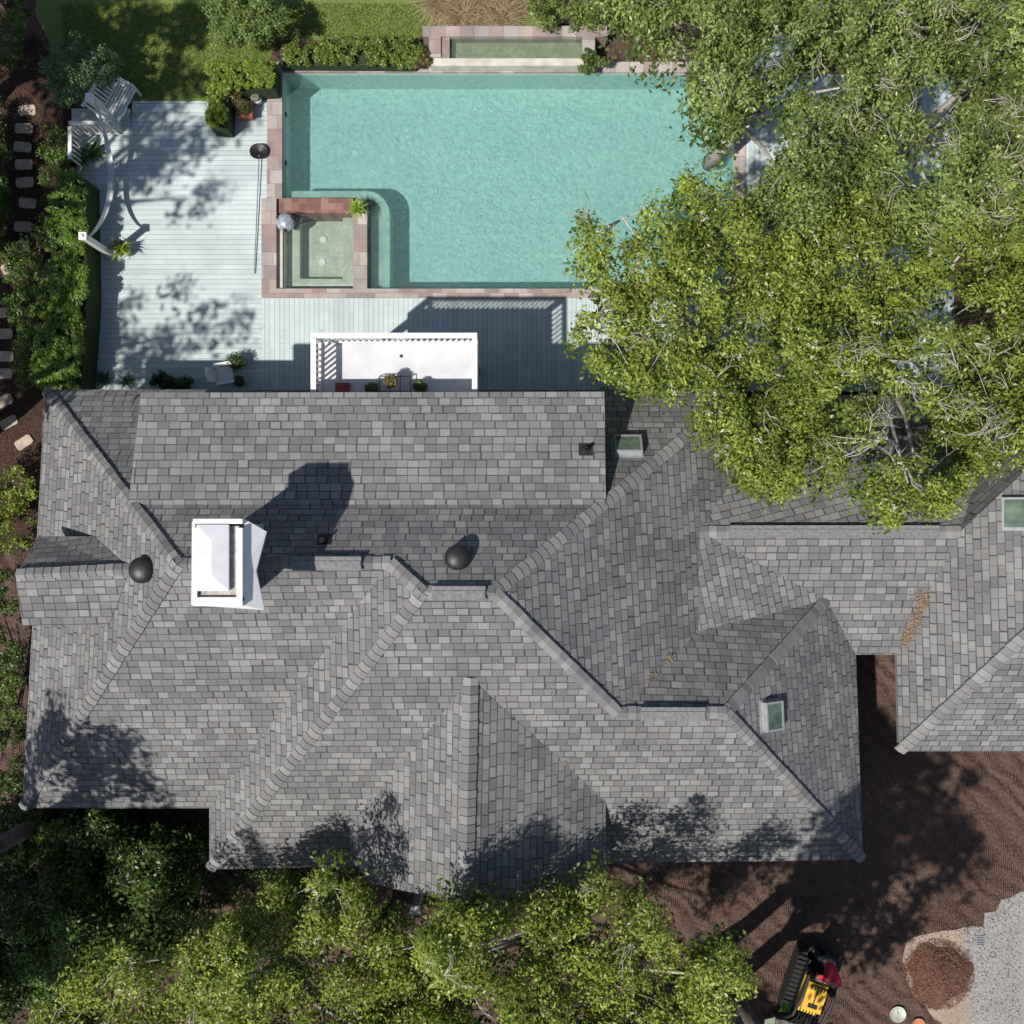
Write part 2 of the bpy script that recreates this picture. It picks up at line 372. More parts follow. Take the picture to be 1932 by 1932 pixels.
P=np.concatenate([sample_poly([(0,100),(60,60),(120,200),(140,330),(70,740),(0,900)],6000),sample_poly([(1240,1640),(1640,1700),(1932,1430),(1932,1700),(1700,1932),(1250,1932)],6000),sample_poly([(1822,1750),(1932,1700),(1932,1932),(1836,1932)],900)])
C=np.zeros((len(P),3)); C[:,0]=(P[:,0]-966)*S0; C[:,1]=(966-P[:,1])*S0; C[:,2]=ZG+.025
V,c=leaves(C,np.full(len(C),.02),1,.03,.010,(.08,.05,.035),(.25,.16,.11),up=1)
quads_obj('leaf_litter',V,c,DRY,kind='stuff')
for i,(x,y) in enumerate([(52,209),(46,243),(44,278),(46,311),(48,345),(53,384),(44,428),(40,466),(14,590),(8,630),(10,672),(8,705),(8,757),(18,797),(46,835),(20,505)]):
    m=MB(); p=W(x,y,ZG); r=random.uniform(-.1,.1)+( .5 if i>11 else 0); hx=.26;hy=.15
    pts=[]
    for sx,sy in ((-1,-.7),(-.78,-1),(.78,-1),(1,-.7),(1,.7),(.78,1),(-.78,1),(-1,.7)):
        q=Matrix.Rotation(r,2)@Vector((sx*hx*random.uniform(.94,1.05),sy*hy*random.uniform(.94,1.05))); pts.append((p.x+q.x,p.y+q.y))
    m.poly(pts,ZG-.03,ZG+.05)
    m.obj('stepping_stone',STONE,label='tan flagstone stepping stone set in brown mulch',category='stepping stone',group='stepping stones along the garden bed',bevel=.012)
# ================================================================ DECK
deck=empty('wooden_deck',W(320,480,0),'pale mint painted wooden deck around the swimming pool','deck')
m=MB()
m.rect(145,245,505,562.5,-.06,0); m.rect(145,562.5,494,738,-.06,0); m.rect(395,172,505,245,-.06,0); m.rect(135,205,245,245,-.06,0)
m.obj('deck_boards',DECKH,parent=deck)
m=MB(); m.rect(494,562.5,1500,738,-.06,0); m.rect(1406,60,1500,562.5,-.06,0); m.rect(1500,140,1800,738,-.06,0)
m.obj('deck_boards',DECKV,parent=deck)
for i in range(4):
    m=MB(); m.rect(245,230-15*i+1,395,245-15*i,-.05-.045*(i+1)+.0,-.045*(i+1)); m.obj('step',DECKH,parent=deck)
for x in range(170,700,130):
    m=MB(); m.rect(x,725,x+8,733,ZG,-.06); m.obj('support_post',WHITE,parent=deck)
# ================================================================ POOL
pool=empty('swimming_pool',W(966,340,-.2),'rectangular turquoise swimming pool with pink stone coping','swimming pool')
ZP=-1.15
A=W(533,138);Bp=W(1385,545)
m=MB()
x0,y1,x1,y0=A.x,A.y,Bp.x,Bp.y
m.face([(x0,y0,ZP),(x1,y0,ZP),(x1,y1,ZP),(x0,y1,ZP)])
for (p,q) in (((x0,y0),(x1,y0)),((x1,y0),(x1,y1)),((x1,y1),(x0,y1)),((x0,y1),(x0,y0))):
    m.face([(q[0],q[1],ZP),(p[0],p[1],ZP),(p[0],p[1],-.02),(q[0],q[1],-.02)])
m.obj('basin',PLAST,parent=pool)
m=MB(); m.rect(504,118,1406,137.8,-.3,.05); m.rect(504,137.8,532.8,375,-.3,.05); m.rect(494,545.2,1406,562.4,-.3,.05); m.rect(1385.2,137.8,1406,545.2,-.3,.05)
m.rect(494,375,522,545.2,-.3,.05)
m.obj('coping',COPE,parent=pool,bevel=.012)
m=MB(); m.face([(W(x,y).x,W(x,y).y,-.13) for x,y in ((533,390),(680,390),(680,545),(1385,545),(1385,138),(533,138))])
wobj=m.obj('water',WATER,parent=pool)
m=MB(); m.rect(527,375,667,403,-1.1,.06,0); m.obj('tile_row',REDT,parent=pool,bevel=.01)
m=MB(); m.rect(667,380,693,545,-1.1,.055,0); m.obj('spa_wall',COPE,parent=pool,bevel=.012)
m=MB()
m.rect(522,403,667,545,-1.12,-.82,0)
m.rect(522,403,536,545,-.82,-.1,0); m.rect(536,403,560,545,-.82,-.42,0); m.rect(642,403,667,545,-.82,-.42,0); m.rect(560,520,642,545,-.82,-.42,0)
m.obj('spa_basin',LEDGE,parent=pool)
m=MB(); p=W(536,403);q=W(667,540); m.face([(p.x,q.y,-.06),(q.x,q.y,-.06),(q.x,p.y,-.06),(p.x,p.y,-.06)]); m.obj('spa_water',SPAW,parent=pool)
for (x,y) in ((610,452),(608,495)):
    m=MB(); m.lathe([(.001,.02),(.1,.02),(.11,.0)],W(x,y,-.8),16); m.obj('spa_drain',WHITE,parent=pool)
def arc(r,off): 
    cx,cy=690-0,403; 
    return [(cx+ (r)*math.sin(t),cy-(r+off)*math.cos(t)) for t in np.linspace(0,math.pi/2,10)]
m=MB()
out=[(548,357)]+[(x,y) for x,y in arc(44,2)]+[(734,545)]
inn=[(548,372)]+[(x,y) for x,y in arc(30,1)]+[(720,545)]
for i in range(len(out)-1):
    a1,a2,b1,b2=out[i],out[i+1],inn[i],inn[i+1]
    m.poly([tuple(W(*q).xy) for q in (a1,a2,b2,b1)],ZP,-.16)
m.obj('curved_ledge',LEDGE,parent=pool)
m=MB()
inn2=[tuple(W(*q).xy) for q in inn]+[tuple(W(693,545).xy),tuple(W(693,376).xy),tuple(W(548,375).xy)]
m.poly(inn2,ZP,-.5); m.obj('bench_step',LEDGE,parent=pool)
m=MB(); m.lathe([(.001,.015),(.09,.015),(.1,0)],W(670,290,ZP+.005),16); m.obj('pool_drain',WHITE,parent=pool)
for (y) in (208,300): 
    m=MB(); p=W(534,y); m.box((p.x+.02,p.y,-.35),(.03,.12,.12)); m.obj('wall_fitting',BLACK,parent=pool)
ft=empty('fountain_basin',W(970,100,ZG),'raised rectangular stone fountain trough with white front wall','fountain')
m=MB(); m.rect(800,64,1142,84,ZG,.5); m.rect(812,84,834,122,ZG,.5); m.rect(1096,84,1120,122,ZG,.5); m.obj('stone_surround',COPE,parent=ft,bevel=.015)
m=MB(); m.rect(815,122,1100,136,ZG,.42); m.rect(834,84,1096,122,ZG,.1); m.obj('front_wall',plain('pale_limestone',(.55,.51,.43),.8,.2,3),parent=ft,bevel=.01)
m=MB(); m.rect(834,84,1096,122,.3,.34); m.obj('water',water('fountain_water',(.78,.84,.76),.12,(.35,.42,.34)),parent=ft)
m=MB(); m.rect(834,84,850,122,.34,.44); m.obj('trough_end',COPE,parent=ft)
# ================================================================ HOUSE ROOF
class PL:
    def __init__(s,p=None,ab=None,pts=None):
        if pts:
            A_,B_,C_=[Vector(q) for q in pts]; n=(B_-A_).cross(C_-A_)
            s.a=-n.x/n.z; s.b=-n.y/n.z; p=A_
        else: s.a,s.b=ab
        s.p=Vector(p)
    def at(s,px,py):
        u=(px-966)*S0/H; v=(966-py)*S0/H
        z=(s.p.z-s.a*s.p.x-s.b*s.p.y+H*(s.a*u+s.b*v))/(1+s.a*u+s.b*v)
        return W(px,py,z)
    def z(s,x,y): return s.p.z+s.a*(x-s.p.x)+s.b*(y-s.p.y)
    def mat(s,px,py,lift=0):
        o=s.at(px,py); n=Vector((-s.a,-s.b,1)).normalized(); t=Vector((1,0,s.a)).normalized(); y=n.cross(t)
        M=Matrix((t,y,n)).transposed().to_4x4(); M.translation=o+n*lift; return M
ZE=3.2
Np=PL(W(500,735,ZE),(0,-.82)); AS=PL(W(200,1525,ZE),(0,.55)); BS=PL(W(900,1632,ZE),(0,.55))
nw=W(85,735,ZE); sw=W(42,1525,ZE); ra=Np.at(335,1065)
AW=PL(pts=(nw,sw,ra)); v1=Np.at(735,1062); v2=Np.at(797,1118); v3=Np.at(932,1118); bsw=W(395,1640,ZE)
asv=AS.at(395,1525)
c1=BS.at(1165,1345); c2=BS.at(1370,1345); cse=BS.at(1628,1622)
ne=Np.at(1405,735); BE=PL(pts=(v3,ne,c1))
d1=BE.at(1320,1003); k1=BE.at(1318,1190)
DS=PL(d1,(0,.36)); d2=W(1812,1003,d1.z); c3=DS.at(1560,1132)
de1=DS.at(1615,1235); de2=DS.at(1692,1235)
ew=W(1697,1418,de2.z)
EW=PL(pts=(de2,ew,d2)); eh=EW.at(2060,1085)
DN=PL(d1,(0,-.6)); bn=BE.at(1425,840)
e_n=EW.at(2050,780)
fa=BS.at(888,1280); fr_end=W(878,1704,fa.z); fw1=BS.at(660,1560); fe1=BS.at(1143,1512)
yend=fr_end.y
fw2=Vector((fw1.x+.02,yend+.25,fw1.z)); fe2=Vector((fe1.x,yend+.2,fe1.z))
faces=[('n',[nw,ne,v3,v2,v1,ra]),('aw',[nw,ra,sw]),('as',[sw,ra,v1,asv]),('bw',[v1,v2,bsw,asv]),
 ('bs',[bsw,v2,v3,c1,c2,cse]),('be',[v3,ne,bn,d1,k1,c1]),('cn',[c1,k1,c3,c2]),('k',[d1,c3,k1]),
 ('ds',[d1,d2,de2,de1,c3]),('ce',[c2,c3,de1,cse]),('dn',[bn,Vector((bn.x+.3,ne.y,DN.z(0,ne.y))),Vector((e_n.x,ne.y,DN.z(0,ne.y))),e_n,d2,d1]),
 ('ew',[de2,d2,e_n,eh,ew]),('es',[ew,eh,W(2300,1085,eh.z),W(2300,1418,ew.z)]),('een',[e_n,W(2300,780,e_n.z),W(2300,1085,eh.z),eh]),
 ]
def split(a,b,t,dz=0,dy=0): 
    q=a.lerp(b,t); q.z+=dz; q.y+=dy; return q
faces+=[('fw',[fa,fr_end,split(fw2,fr_end,.2,0,-.42),fw2,fw1]),('fe',[fa,fe1,fe2,split(fe2,fr_end,.2,0,-.35),fr_end])]
hr0=AW.at(246,1074); hr1=W(30,1085,hr0.z); hn0=AW.at(178,1012); hn1=W(66,1012,hn0.z-.25); hs0=AW.at(205,1182); hs1=W(54,1180,hs0.z)
hn1.x=hr1.x; hs1.x=hr1.x-.05
faces+=[('hn',[hr0,hn0,hn1,hr1]),('hs',[hr0,hr1,hs1,hs0])]
g0=Np.at(243,952); g1=Np.at(1143,952); g0.z+=.03; g1.z+=.03
g2=W(1139,739,5.3); g3=W(266,741,5.3)
g2.x=g1.x; 
faces+=[('g',[g0,g1,g2,g3])]
rm=MB()
for nme,pts in faces:
    n=Vector((0,0,0))
    for i in range(len(pts)): n+=(pts[i]-pts[0]).cross(pts[(i+1)%len(pts)]-pts[0])
    if n.z<0: pts=pts[::-1]; n=-n
    n.normalize(); t=Vector((0,0,1)).cross(n).normalized(); sdir=n.cross(t)
    up=Vector((0,0,.02 if nme in('fw','fe','hn','hs') else 0))
    pts=[p+up for p in pts]
    rm.face(pts,0,[(p.dot(t)+50,p.dot(sdir)+50) for p in pts])
    lo=[p-Vector((0,0,.16)) for p in pts]
    rm.face(lo[::-1],1)
    for i in range(len(pts)):
        j=(i+1)%len(pts); rm.face([lo[i],lo[j],pts[j],pts[i]],1)
house=empty('house',(0,-3,ZG),'sprawling house with grey hip and gable shingle roof and white chimney','house')
roof=rm.obj('roof',[SHINGLE,FASCIA],parent=house)
cm=MB()
def caps(p0,p1,w=.15,drop=.42,lift=.035):
    p0=Vector(p0);p1=Vector(p1); d=p1-p0; L_=d.length; d.normalize(); s=d.cross(Vector((0,0,1))).normalized(); n=s.cross(d).normalized()
    if n.z<0: n=-n
    k=max(1,int(L_/.2))
    for i in range(k):
        a=p0+d*(L_*i/k); b=p0+d*(L_*(i+1)/k+.02); v=random.randint(0,400)*.2
        ww=w*random.uniform(.95,1.05)
        for sg in (-1,1):
            q=[a+n*(lift+.004),b+n*(lift+.026),b+s*sg*ww+n*(lift+.024-drop*ww),a+s*sg*ww+n*(lift+.002-drop*ww)]
            uv=[(0.5,v+.03),(0.5,v+.2),(.7,v+.2),(.7,v+.03)]
            if sg>0: q=q[::-1]; uv=uv[::-1]
            cm.face(q,0,uv)
            cm.face([q_-Vector((0,0,.05)) for q_ in q][::-1],0,uv)
        cm.face([b+n*(lift+.026),b+s*ww+n*(lift+.024-drop*ww),b+s*ww+n*(lift-.02-drop*ww),b+n*(lift-.02)],0,[(.5,v)]*4)
        cm.face([b+n*(lift+.026),b-s*ww+n*(lift+.024-drop*ww),b-s*ww+n*(lift-.02-drop*ww),b+n*(lift-.02)],0,[(.5,v)]*4)
for p,q,dr in ((nw,ra,.4),(sw,ra,.35),(ra,v1,.65),(v1,v2,.3),(v2,v3,.68),(bsw,v2,.3),(v3,ne,.4),(v3,c1,.3),(c1,c2,.55),(c3,c2,.4),(cse,c2,.32),(d1,d2,.45),(hr1,hr0,.6),(ew,eh,.3)):
    caps(p,q,drop=dr)
caps(fr_end,fa,w=.19,drop=.6,lift=.07)
cm.obj('ridge_cap',CAP,parent=roof)
def rvent(xa,xb,y0,z):
    vm=MB(); a=W(xa,y0,z);b=W(xb,y0,z); c=(a+b)/2
    vm.box((c.x,c.y,z+.06),((b-a).length,.32,.05)); vm.box((c.x,c.y,z+.09),((b-a).length-.04,.12,.03))
    vm.obj('ridge_vent',DARKSH,parent=roof,bevel=.01)
rvent(552,682,1063,ra.z); rvent(815,916,1119,v2.z); rvent(1208,1330,1346,c1.z); rvent(1375,1770,1003,d1.z)
wm=MB()
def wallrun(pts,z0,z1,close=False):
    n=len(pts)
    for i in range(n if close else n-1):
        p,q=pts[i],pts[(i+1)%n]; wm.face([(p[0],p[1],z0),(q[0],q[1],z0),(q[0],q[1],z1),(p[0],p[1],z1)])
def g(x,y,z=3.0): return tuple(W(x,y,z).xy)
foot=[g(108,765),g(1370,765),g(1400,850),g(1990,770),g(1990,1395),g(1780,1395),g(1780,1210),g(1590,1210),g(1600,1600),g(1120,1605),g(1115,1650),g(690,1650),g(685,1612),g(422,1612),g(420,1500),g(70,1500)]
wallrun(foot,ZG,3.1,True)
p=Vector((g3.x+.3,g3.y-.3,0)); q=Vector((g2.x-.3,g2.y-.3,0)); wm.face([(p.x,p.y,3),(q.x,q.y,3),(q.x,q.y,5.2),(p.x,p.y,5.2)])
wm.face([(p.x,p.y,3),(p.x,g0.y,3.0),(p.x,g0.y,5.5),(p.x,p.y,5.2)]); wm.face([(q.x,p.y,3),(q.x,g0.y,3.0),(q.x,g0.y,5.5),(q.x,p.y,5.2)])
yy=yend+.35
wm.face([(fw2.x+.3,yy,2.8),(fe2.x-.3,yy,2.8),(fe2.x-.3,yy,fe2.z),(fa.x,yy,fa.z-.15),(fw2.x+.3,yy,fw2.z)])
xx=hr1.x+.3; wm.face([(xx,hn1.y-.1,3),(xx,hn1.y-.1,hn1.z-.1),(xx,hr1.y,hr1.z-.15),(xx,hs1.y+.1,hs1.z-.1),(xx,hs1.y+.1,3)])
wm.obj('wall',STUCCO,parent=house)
for x in (785,945): 
    m=MB(); p=W(x,1718,2.6); m.box((p.x,p.y+.1,1.3),(.18,.18,3.0)); m.box((p.x,p.y+.1,2.85),(.27,.27,.12)); m.box((p.x,p.y+.1,-.1),(.27,.27,.2))
    m.obj('porch_column',WHITE,parent=house,bevel=.01)
# chimney
ch=MB(); zc=8.9
a=W(366,979,zc); b=W(459,1143,zc); cx,cy=(a.x+b.x)/2,(a.y+b.y)/2; sx,sy=b.x-a.x,a.y-b.y
ch.poly([(a.x+.1,b.y+.15),(b.x-.25,b.y+.15),(b.x-.25,a.y-.15),(a.x+.1,a.y-.15)],5,zc-.2)
chim=ch.obj('chimney',WHITE,parent=house)
m=MB(); 
m.box((cx,a.y-.05,zc-.04),(sx,.1,.22)); m.box((cx,b.y+.09,zc-.04),(sx,.18,.22)); m.box((a.x+.04,cy-.04+.0,zc-.04),(.08,sy-.29,.219)); m.box((b.x-.06,cy-.04,zc-.04),(.12,sy-.29,.219))
m.obj('chimney_crown',WHITE,parent=chim,bevel=.015)
m=MB(); zs=8.5; zt_=zc-.08
T=[Vector((a.x,a.y,zt_)),Vector((b.x,a.y,zt_)),Vector((b.x,cy-.1,zt_)),Vector((b.x,b.y,zt_)),Vector((a.x,b.y,zt_))]
E=[W(362,985,zs),W(503,1003,zs),W(483,1077,zs+.12),W(499,1151,zs),W(361,1141,zs+.2)]
for i in range(5):
    j=(i+1)%5; m.face([T[i],T[j],E[j],E[i]][::-1]); m.face([E[i],E[j],E[j]-Vector((0,0,.06)),E[i]-Vector((0,0,.06))][::-1])
m.face([e_-Vector((0,0,.06)) for e_ in E])
m.obj('chimney_shroud',plain('bright_white_metal',(.88,.88,.88),.35,.03,5),parent=chim)
m=MB(); lx,ly=.66,1.36; ox,oy=cx-.09,cy+.1; z0=zc+.12
base=[(ox-lx/2,oy-ly/2,z0),(ox+lx/2,oy-ly/2,z0),(ox+lx/2,oy+ly/2,z0),(ox-lx/2,oy+ly/2,z0)]
r0=(ox,oy-ly/2+.33,z0+.06); r1=(ox,oy+ly/2-.33,z0+.06)
lo=[(x,y,z0-.1) for x,y,_ in base]
for i in range(4): m.face([lo[i],lo[(i+1)%4],base[(i+1)%4],base[i]])
m.face([base[0],base[1],r0]); m.face([base[1],base[2],r1,r0]); m.face([base[2],base[3],r1]); m.face([base[3],base[0],r0,r1])
m.obj('chimney_cap',plain('white_metal_cap',(.58,.58,.62),.35,.06,3),parent=chim)
for ix in (-.26,.26):
    for iy in (-.6,.6): 
        m=MB(); m.box((ox+ix,oy+iy,zc-.0),(.03,.03,.24)); m.obj('cap_leg',GREY,parent=chim)
m=MB(); m.box((cx,cy,zc-.07),(sx-.2,sy-.3,.05)); m.obj('flue_pan',plain('stained_metal',(.40,.37,.34),.6,.35,7),parent=chim)
def rvent2(pl,x,y,r=.33):
    o=pl.at(x,y); v=MB()
    v.lathe([(r*.7,-.15),(r*.7,.14)],o)
    v.lathe([(r*.98,.12),(r*1.0,.16),(r*.93,.22),(r*.7,.27),(r*.35,.30),(0.001,.305)],o,28); v.lathe([(r*.98,.12),(r*.6,.13)],o,28)
    return v.obj('roof_vent',BLACK,True,parent=house)
rvent2(AW,272,1075,.31); rvent2(Np,864,1052,.30)
for pl,x,y in ((PL(g0,((0),(g0.z-g3.z)/(g0.y-g3.y))),1105,848),(Np,612,1018)):
    o=pl.at(x,y); v=MB(); v.box((0,0,.01),(.34,.3,.015),pl.mat(x,y)); v.lathe([(.1,-.05),(.08,.1),(.045,.13),(.045,.34),(.03,.34),(.03,.1)],o,14)
    v.obj('vent_pipe',BLACK,parent=house)
GLASS=NB('skylight_glass'); GLASS.bsdf.inputs['Base Color'].default_value=(.05,.10,.07,1); GLASS.bsdf.inputs['Roughness'].default_value=.08
GLASS.L(GLASS.ramp(GLASS.noise(GLASS.coord(),3,4),[(.3,(.06,.09,.07)),(.7,(.17,.23,.17))]),GLASS.bsdf.inputs['Base Color']); GLASS=GLASS.mat
def skylight(pl,x,y,w,h):
    M=pl.mat(x,y); v=MB()
    v.box((0,0,.0),(w+.14,h+.14,.04),M)
    for sx_ in (-1,1): v.box((sx_*(w/2),0,.1),(.05,h+.05,.2),M); v.box((0,sx_*(h/2),.098),(w-.05,.05,.195),M)
    f=v.obj('skylight',GREY,parent=house)
    v=MB(); v.box((0,0,.16),(w-.05,h-.05,.04),M); v.obj('skylight_glass',GLASS,parent=f)
CE=PL(pts=(c2,c3,cse))
skylight(Np,1184,845,.64,.5); skylight(CE,1452,1350,.54,.66); skylight(EW,1922,968,.6,.72)
# balcony
bal=MB(); zb=4.05
p=W(586,628,zb+1); q=W(900,628,zb+1); yb=g3.y-.2
bx0,bx1,by1=p.x,q.x,p.y
bal.poly([(bx0,yb),(bx1,yb),(bx1,by1),(bx0,by1)],zb-.3,zb)
balc=bal.obj('balcony',WHITEF,parent=house)
rl=MB(); zt=zb+.95
rl.box(((bx0+bx1)/2,by1-.06,zt),(bx1-bx0,.13,.06)); rl.box((bx0+.06,(yb+by1)/2-.07,zt),(.13,by1-yb-.13,.06)); rl.box((bx1-.06,(yb+by1)/2-.07,zt),(.13,by1-yb-.13,.06))
rl.box(((bx0+bx1)/2,by1-.06,zb+.1),(bx1-bx0-.1,.07,.07)); rl.box((bx0+.06,(yb+by1)/2,zb+.1),(.07,by1-yb-.2,.07)); rl.box((bx1-.06,(yb+by1)/2,zb+.1),(.07,by1-yb-.2,.07))
x=bx0+.2
while x<bx1-.1: rl.box((x,by1-.06,zb+.53),(.04,.04,.8)); x+=.145
y=yb+.1
while y<by1-.15:
    rl.box((bx0+.06,y,zb+.53),(.04,.04,.8)); rl.box((bx1-.06,y,zb+.53),(.04,.04,.8)); y+=.145
for x,y in ((bx0+.06,by1-.06),(bx1-.06,by1-.06)): rl.box((x,y,zb+.5),(.12,.12,.94))
rl.obj('railing',WHITE,parent=balc)
for x in (bx0+.15,bx1-.15,(bx0+bx1)/2): 
    m=MB(); m.box((x,by1-.2,(zb-.3)/2),(.18,.18,zb-.3-.01)); m.obj('balcony_post',WHITE,parent=balc)
m=MB(); m.lathe([(.04,.0),(.04,.02),(.001,.02)],W(757,672,zb),12); m.obj('drain',BLACK,parent=balc)
mm=(bx0+bx1)/2
for s_ in (-.5,.5): 
    m=MB(); m.box((mm+s_,g3.y-.27,zb+.52),(.9,.05,1.02)); m.obj('balcony_door',GLASS,parent=balc)
# roof leaf debris
C=[];
for i in range(650):
    t=R.random(); x=1706+44*t+R.normal(0,3+4*math.sin(t*3.1)); y=1212-90*t+R.normal(0,6); C.append(max(DS.at(x,y),EW.at(x,y),key=lambda q:q.z)+Vector((0,0,.03)))
for cx_,cy_,pl,n_,sp_ in ((1265,1243,BE,60,4),(1240,1275,BE,30,8),(1225,1290,BE,14,3),(1065,1437,BS,14,4),(1730,1125,DS,60,8),(1200,1440,BS,8,60),(1000,1350,BS,8,60)):
    for i in range(n_): 
        X=cx_+R.normal(0,sp_); Y=cy_+R.normal(0,sp_); q=pl.at(X,Y); q.z+=.05; C.append(q)
V,c=leaves(np.array([tuple(v) for v in C]),np.full(len(C),.02),1,.035,.012,(.26,.16,.09),(.45,.31,.2),up=1)
quads_obj('fallen_leaves',V,c,DRY,kind='stuff')
# ================================================================ TREES
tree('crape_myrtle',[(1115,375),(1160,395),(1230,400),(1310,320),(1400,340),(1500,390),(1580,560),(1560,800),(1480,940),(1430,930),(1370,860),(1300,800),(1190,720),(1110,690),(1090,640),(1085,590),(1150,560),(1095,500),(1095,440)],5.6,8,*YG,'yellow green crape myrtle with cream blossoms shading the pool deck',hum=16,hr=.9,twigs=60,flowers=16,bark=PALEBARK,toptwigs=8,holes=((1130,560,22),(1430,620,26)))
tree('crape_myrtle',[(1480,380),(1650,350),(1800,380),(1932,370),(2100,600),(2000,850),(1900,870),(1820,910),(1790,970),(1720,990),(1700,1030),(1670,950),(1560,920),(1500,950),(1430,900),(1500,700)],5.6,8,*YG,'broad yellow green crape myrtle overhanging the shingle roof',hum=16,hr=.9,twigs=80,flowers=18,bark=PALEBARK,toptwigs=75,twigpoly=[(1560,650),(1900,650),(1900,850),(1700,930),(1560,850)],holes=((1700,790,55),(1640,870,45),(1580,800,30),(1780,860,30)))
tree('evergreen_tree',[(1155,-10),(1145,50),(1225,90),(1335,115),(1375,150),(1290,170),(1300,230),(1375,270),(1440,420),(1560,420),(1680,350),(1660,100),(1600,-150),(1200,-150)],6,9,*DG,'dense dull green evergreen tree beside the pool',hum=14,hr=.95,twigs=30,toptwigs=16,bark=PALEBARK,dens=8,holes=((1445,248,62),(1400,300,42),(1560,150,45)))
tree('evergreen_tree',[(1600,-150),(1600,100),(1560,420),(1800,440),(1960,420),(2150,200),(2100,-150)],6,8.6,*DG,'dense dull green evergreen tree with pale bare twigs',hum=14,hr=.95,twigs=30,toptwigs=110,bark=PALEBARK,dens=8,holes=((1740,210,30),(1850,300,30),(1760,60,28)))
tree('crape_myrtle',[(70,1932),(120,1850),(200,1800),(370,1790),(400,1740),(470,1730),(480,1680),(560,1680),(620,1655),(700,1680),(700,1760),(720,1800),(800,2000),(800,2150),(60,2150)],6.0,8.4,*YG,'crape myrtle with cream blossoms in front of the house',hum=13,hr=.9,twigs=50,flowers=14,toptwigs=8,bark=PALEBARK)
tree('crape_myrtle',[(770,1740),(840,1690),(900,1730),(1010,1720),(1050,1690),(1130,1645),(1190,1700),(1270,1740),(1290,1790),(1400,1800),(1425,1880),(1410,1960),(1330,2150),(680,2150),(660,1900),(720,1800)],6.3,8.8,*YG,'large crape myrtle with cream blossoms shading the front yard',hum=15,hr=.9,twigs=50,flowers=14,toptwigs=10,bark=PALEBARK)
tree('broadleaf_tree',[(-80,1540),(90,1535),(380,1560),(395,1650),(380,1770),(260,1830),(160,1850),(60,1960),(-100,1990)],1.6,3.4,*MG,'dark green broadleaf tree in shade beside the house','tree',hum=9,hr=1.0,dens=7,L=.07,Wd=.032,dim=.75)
def offtree(x,y,z,rr,n,lab,L=.13):
    k=S0*(H-z)/H; px=966+x/k; py=966-y/k; r=rr/k
    poly=[(px+r*math.cos(t)*R.uniform(.75,1.15),py+r*math.sin(t)*R.uniform(.75,1.15)) for t in np.linspace(0,6.28,12)[:-1]]
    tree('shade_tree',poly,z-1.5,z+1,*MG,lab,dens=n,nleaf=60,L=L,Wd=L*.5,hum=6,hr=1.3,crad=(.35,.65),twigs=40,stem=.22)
offtree(-14.5,7.7,9.4,2.3,2.3,'tall leafy shade tree beside the deck',.10)
offtree(-14.9,2.6,9.0,2.2,2.3,'tall leafy shade tree beside the hedge',.10)
offtree(-16.3,11.2,8.5,2.8,4.0,'tall leafy shade tree at the lawn edge')
offtree(-18.6,6.6,8.5,1.7,4.0,'tall leafy shade tree beside the stepping stones')
offtree(-19.0,2.0,8.5,1.7,4.0,'tall leafy shade tree beside the garden bed')
offtree(-13.2,-8.5,9.6,2.2,2.8,'tall leafy shade tree beside the house',.11)
offtree(-15.5,-12.5,8.5,2.6,4.0,'tall leafy shade tree in the front garden')
offtree(6.3,-14.0,8.2,1.9,4.5,'tall leafy shade tree near the driveway')
offtree(5.3,-12.9,12.6,2.4,3.6,'very tall leafy shade tree in the front yard')
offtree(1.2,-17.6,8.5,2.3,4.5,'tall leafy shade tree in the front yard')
# ================================================================ SHRUBS / HEDGES
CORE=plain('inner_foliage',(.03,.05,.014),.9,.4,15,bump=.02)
def bush(name,poly,z0,z1,cA,cB,label,category,dens=16,L=.04,Wd=.022,n=90,crad=(.14,.26),dim=1.0,mat=LEAF,clip=False):
    k=S0; area=parea(poly)*k*k; ns=max(6,int(area*dens)); P=sample_poly(poly,ns)
    z=z0+(z1-z0)*(R.uniform(.25,1,ns)**.6 if not clip else np.where(R.random(ns)<.75,R.uniform(.9,1,ns),R.uniform(.2,1,ns)))
    kk=S0*(H-z)/H; C=np.stack([(P[:,0]-966)*kk,(966-P[:,1])*kk,z],1)
    V,c=leaves(C,R.uniform(crad[0],crad[1],ns),n,L,Wd,cA,cB,jit=.18 if clip else .3)
    cen=C.mean(0); e=empty(name,(cen[0],cen[1],ZG),label,category)
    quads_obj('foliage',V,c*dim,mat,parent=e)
    m=MB()
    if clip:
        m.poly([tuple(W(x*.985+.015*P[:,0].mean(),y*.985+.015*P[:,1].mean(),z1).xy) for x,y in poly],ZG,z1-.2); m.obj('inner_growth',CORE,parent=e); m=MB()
    for j in range(0,ns,max(1,ns//12)):
        q=Vector(C[j]); m.tube([(cen[0],cen[1],ZG),q.lerp(Vector((cen[0],cen[1],ZG)),.4),q],[.035,.025,.01],5)
    m.obj('stem',BARK,parent=e); return e
HG=((.10,.18,.026),(.26,.38,.06))
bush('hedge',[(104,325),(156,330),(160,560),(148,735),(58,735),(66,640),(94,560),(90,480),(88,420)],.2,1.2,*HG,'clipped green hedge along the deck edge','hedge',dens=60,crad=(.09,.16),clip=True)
bush('hedge',[(390,116),(516,116),(516,162),(440,166),(428,176),(424,238),(392,236),(388,200)],.2,.95,(.11,.18,.02),(.27,.36,.05),'clipped bright green hedge at the deck corner','hedge',dens=110,crad=(.06,.11),clip=True)
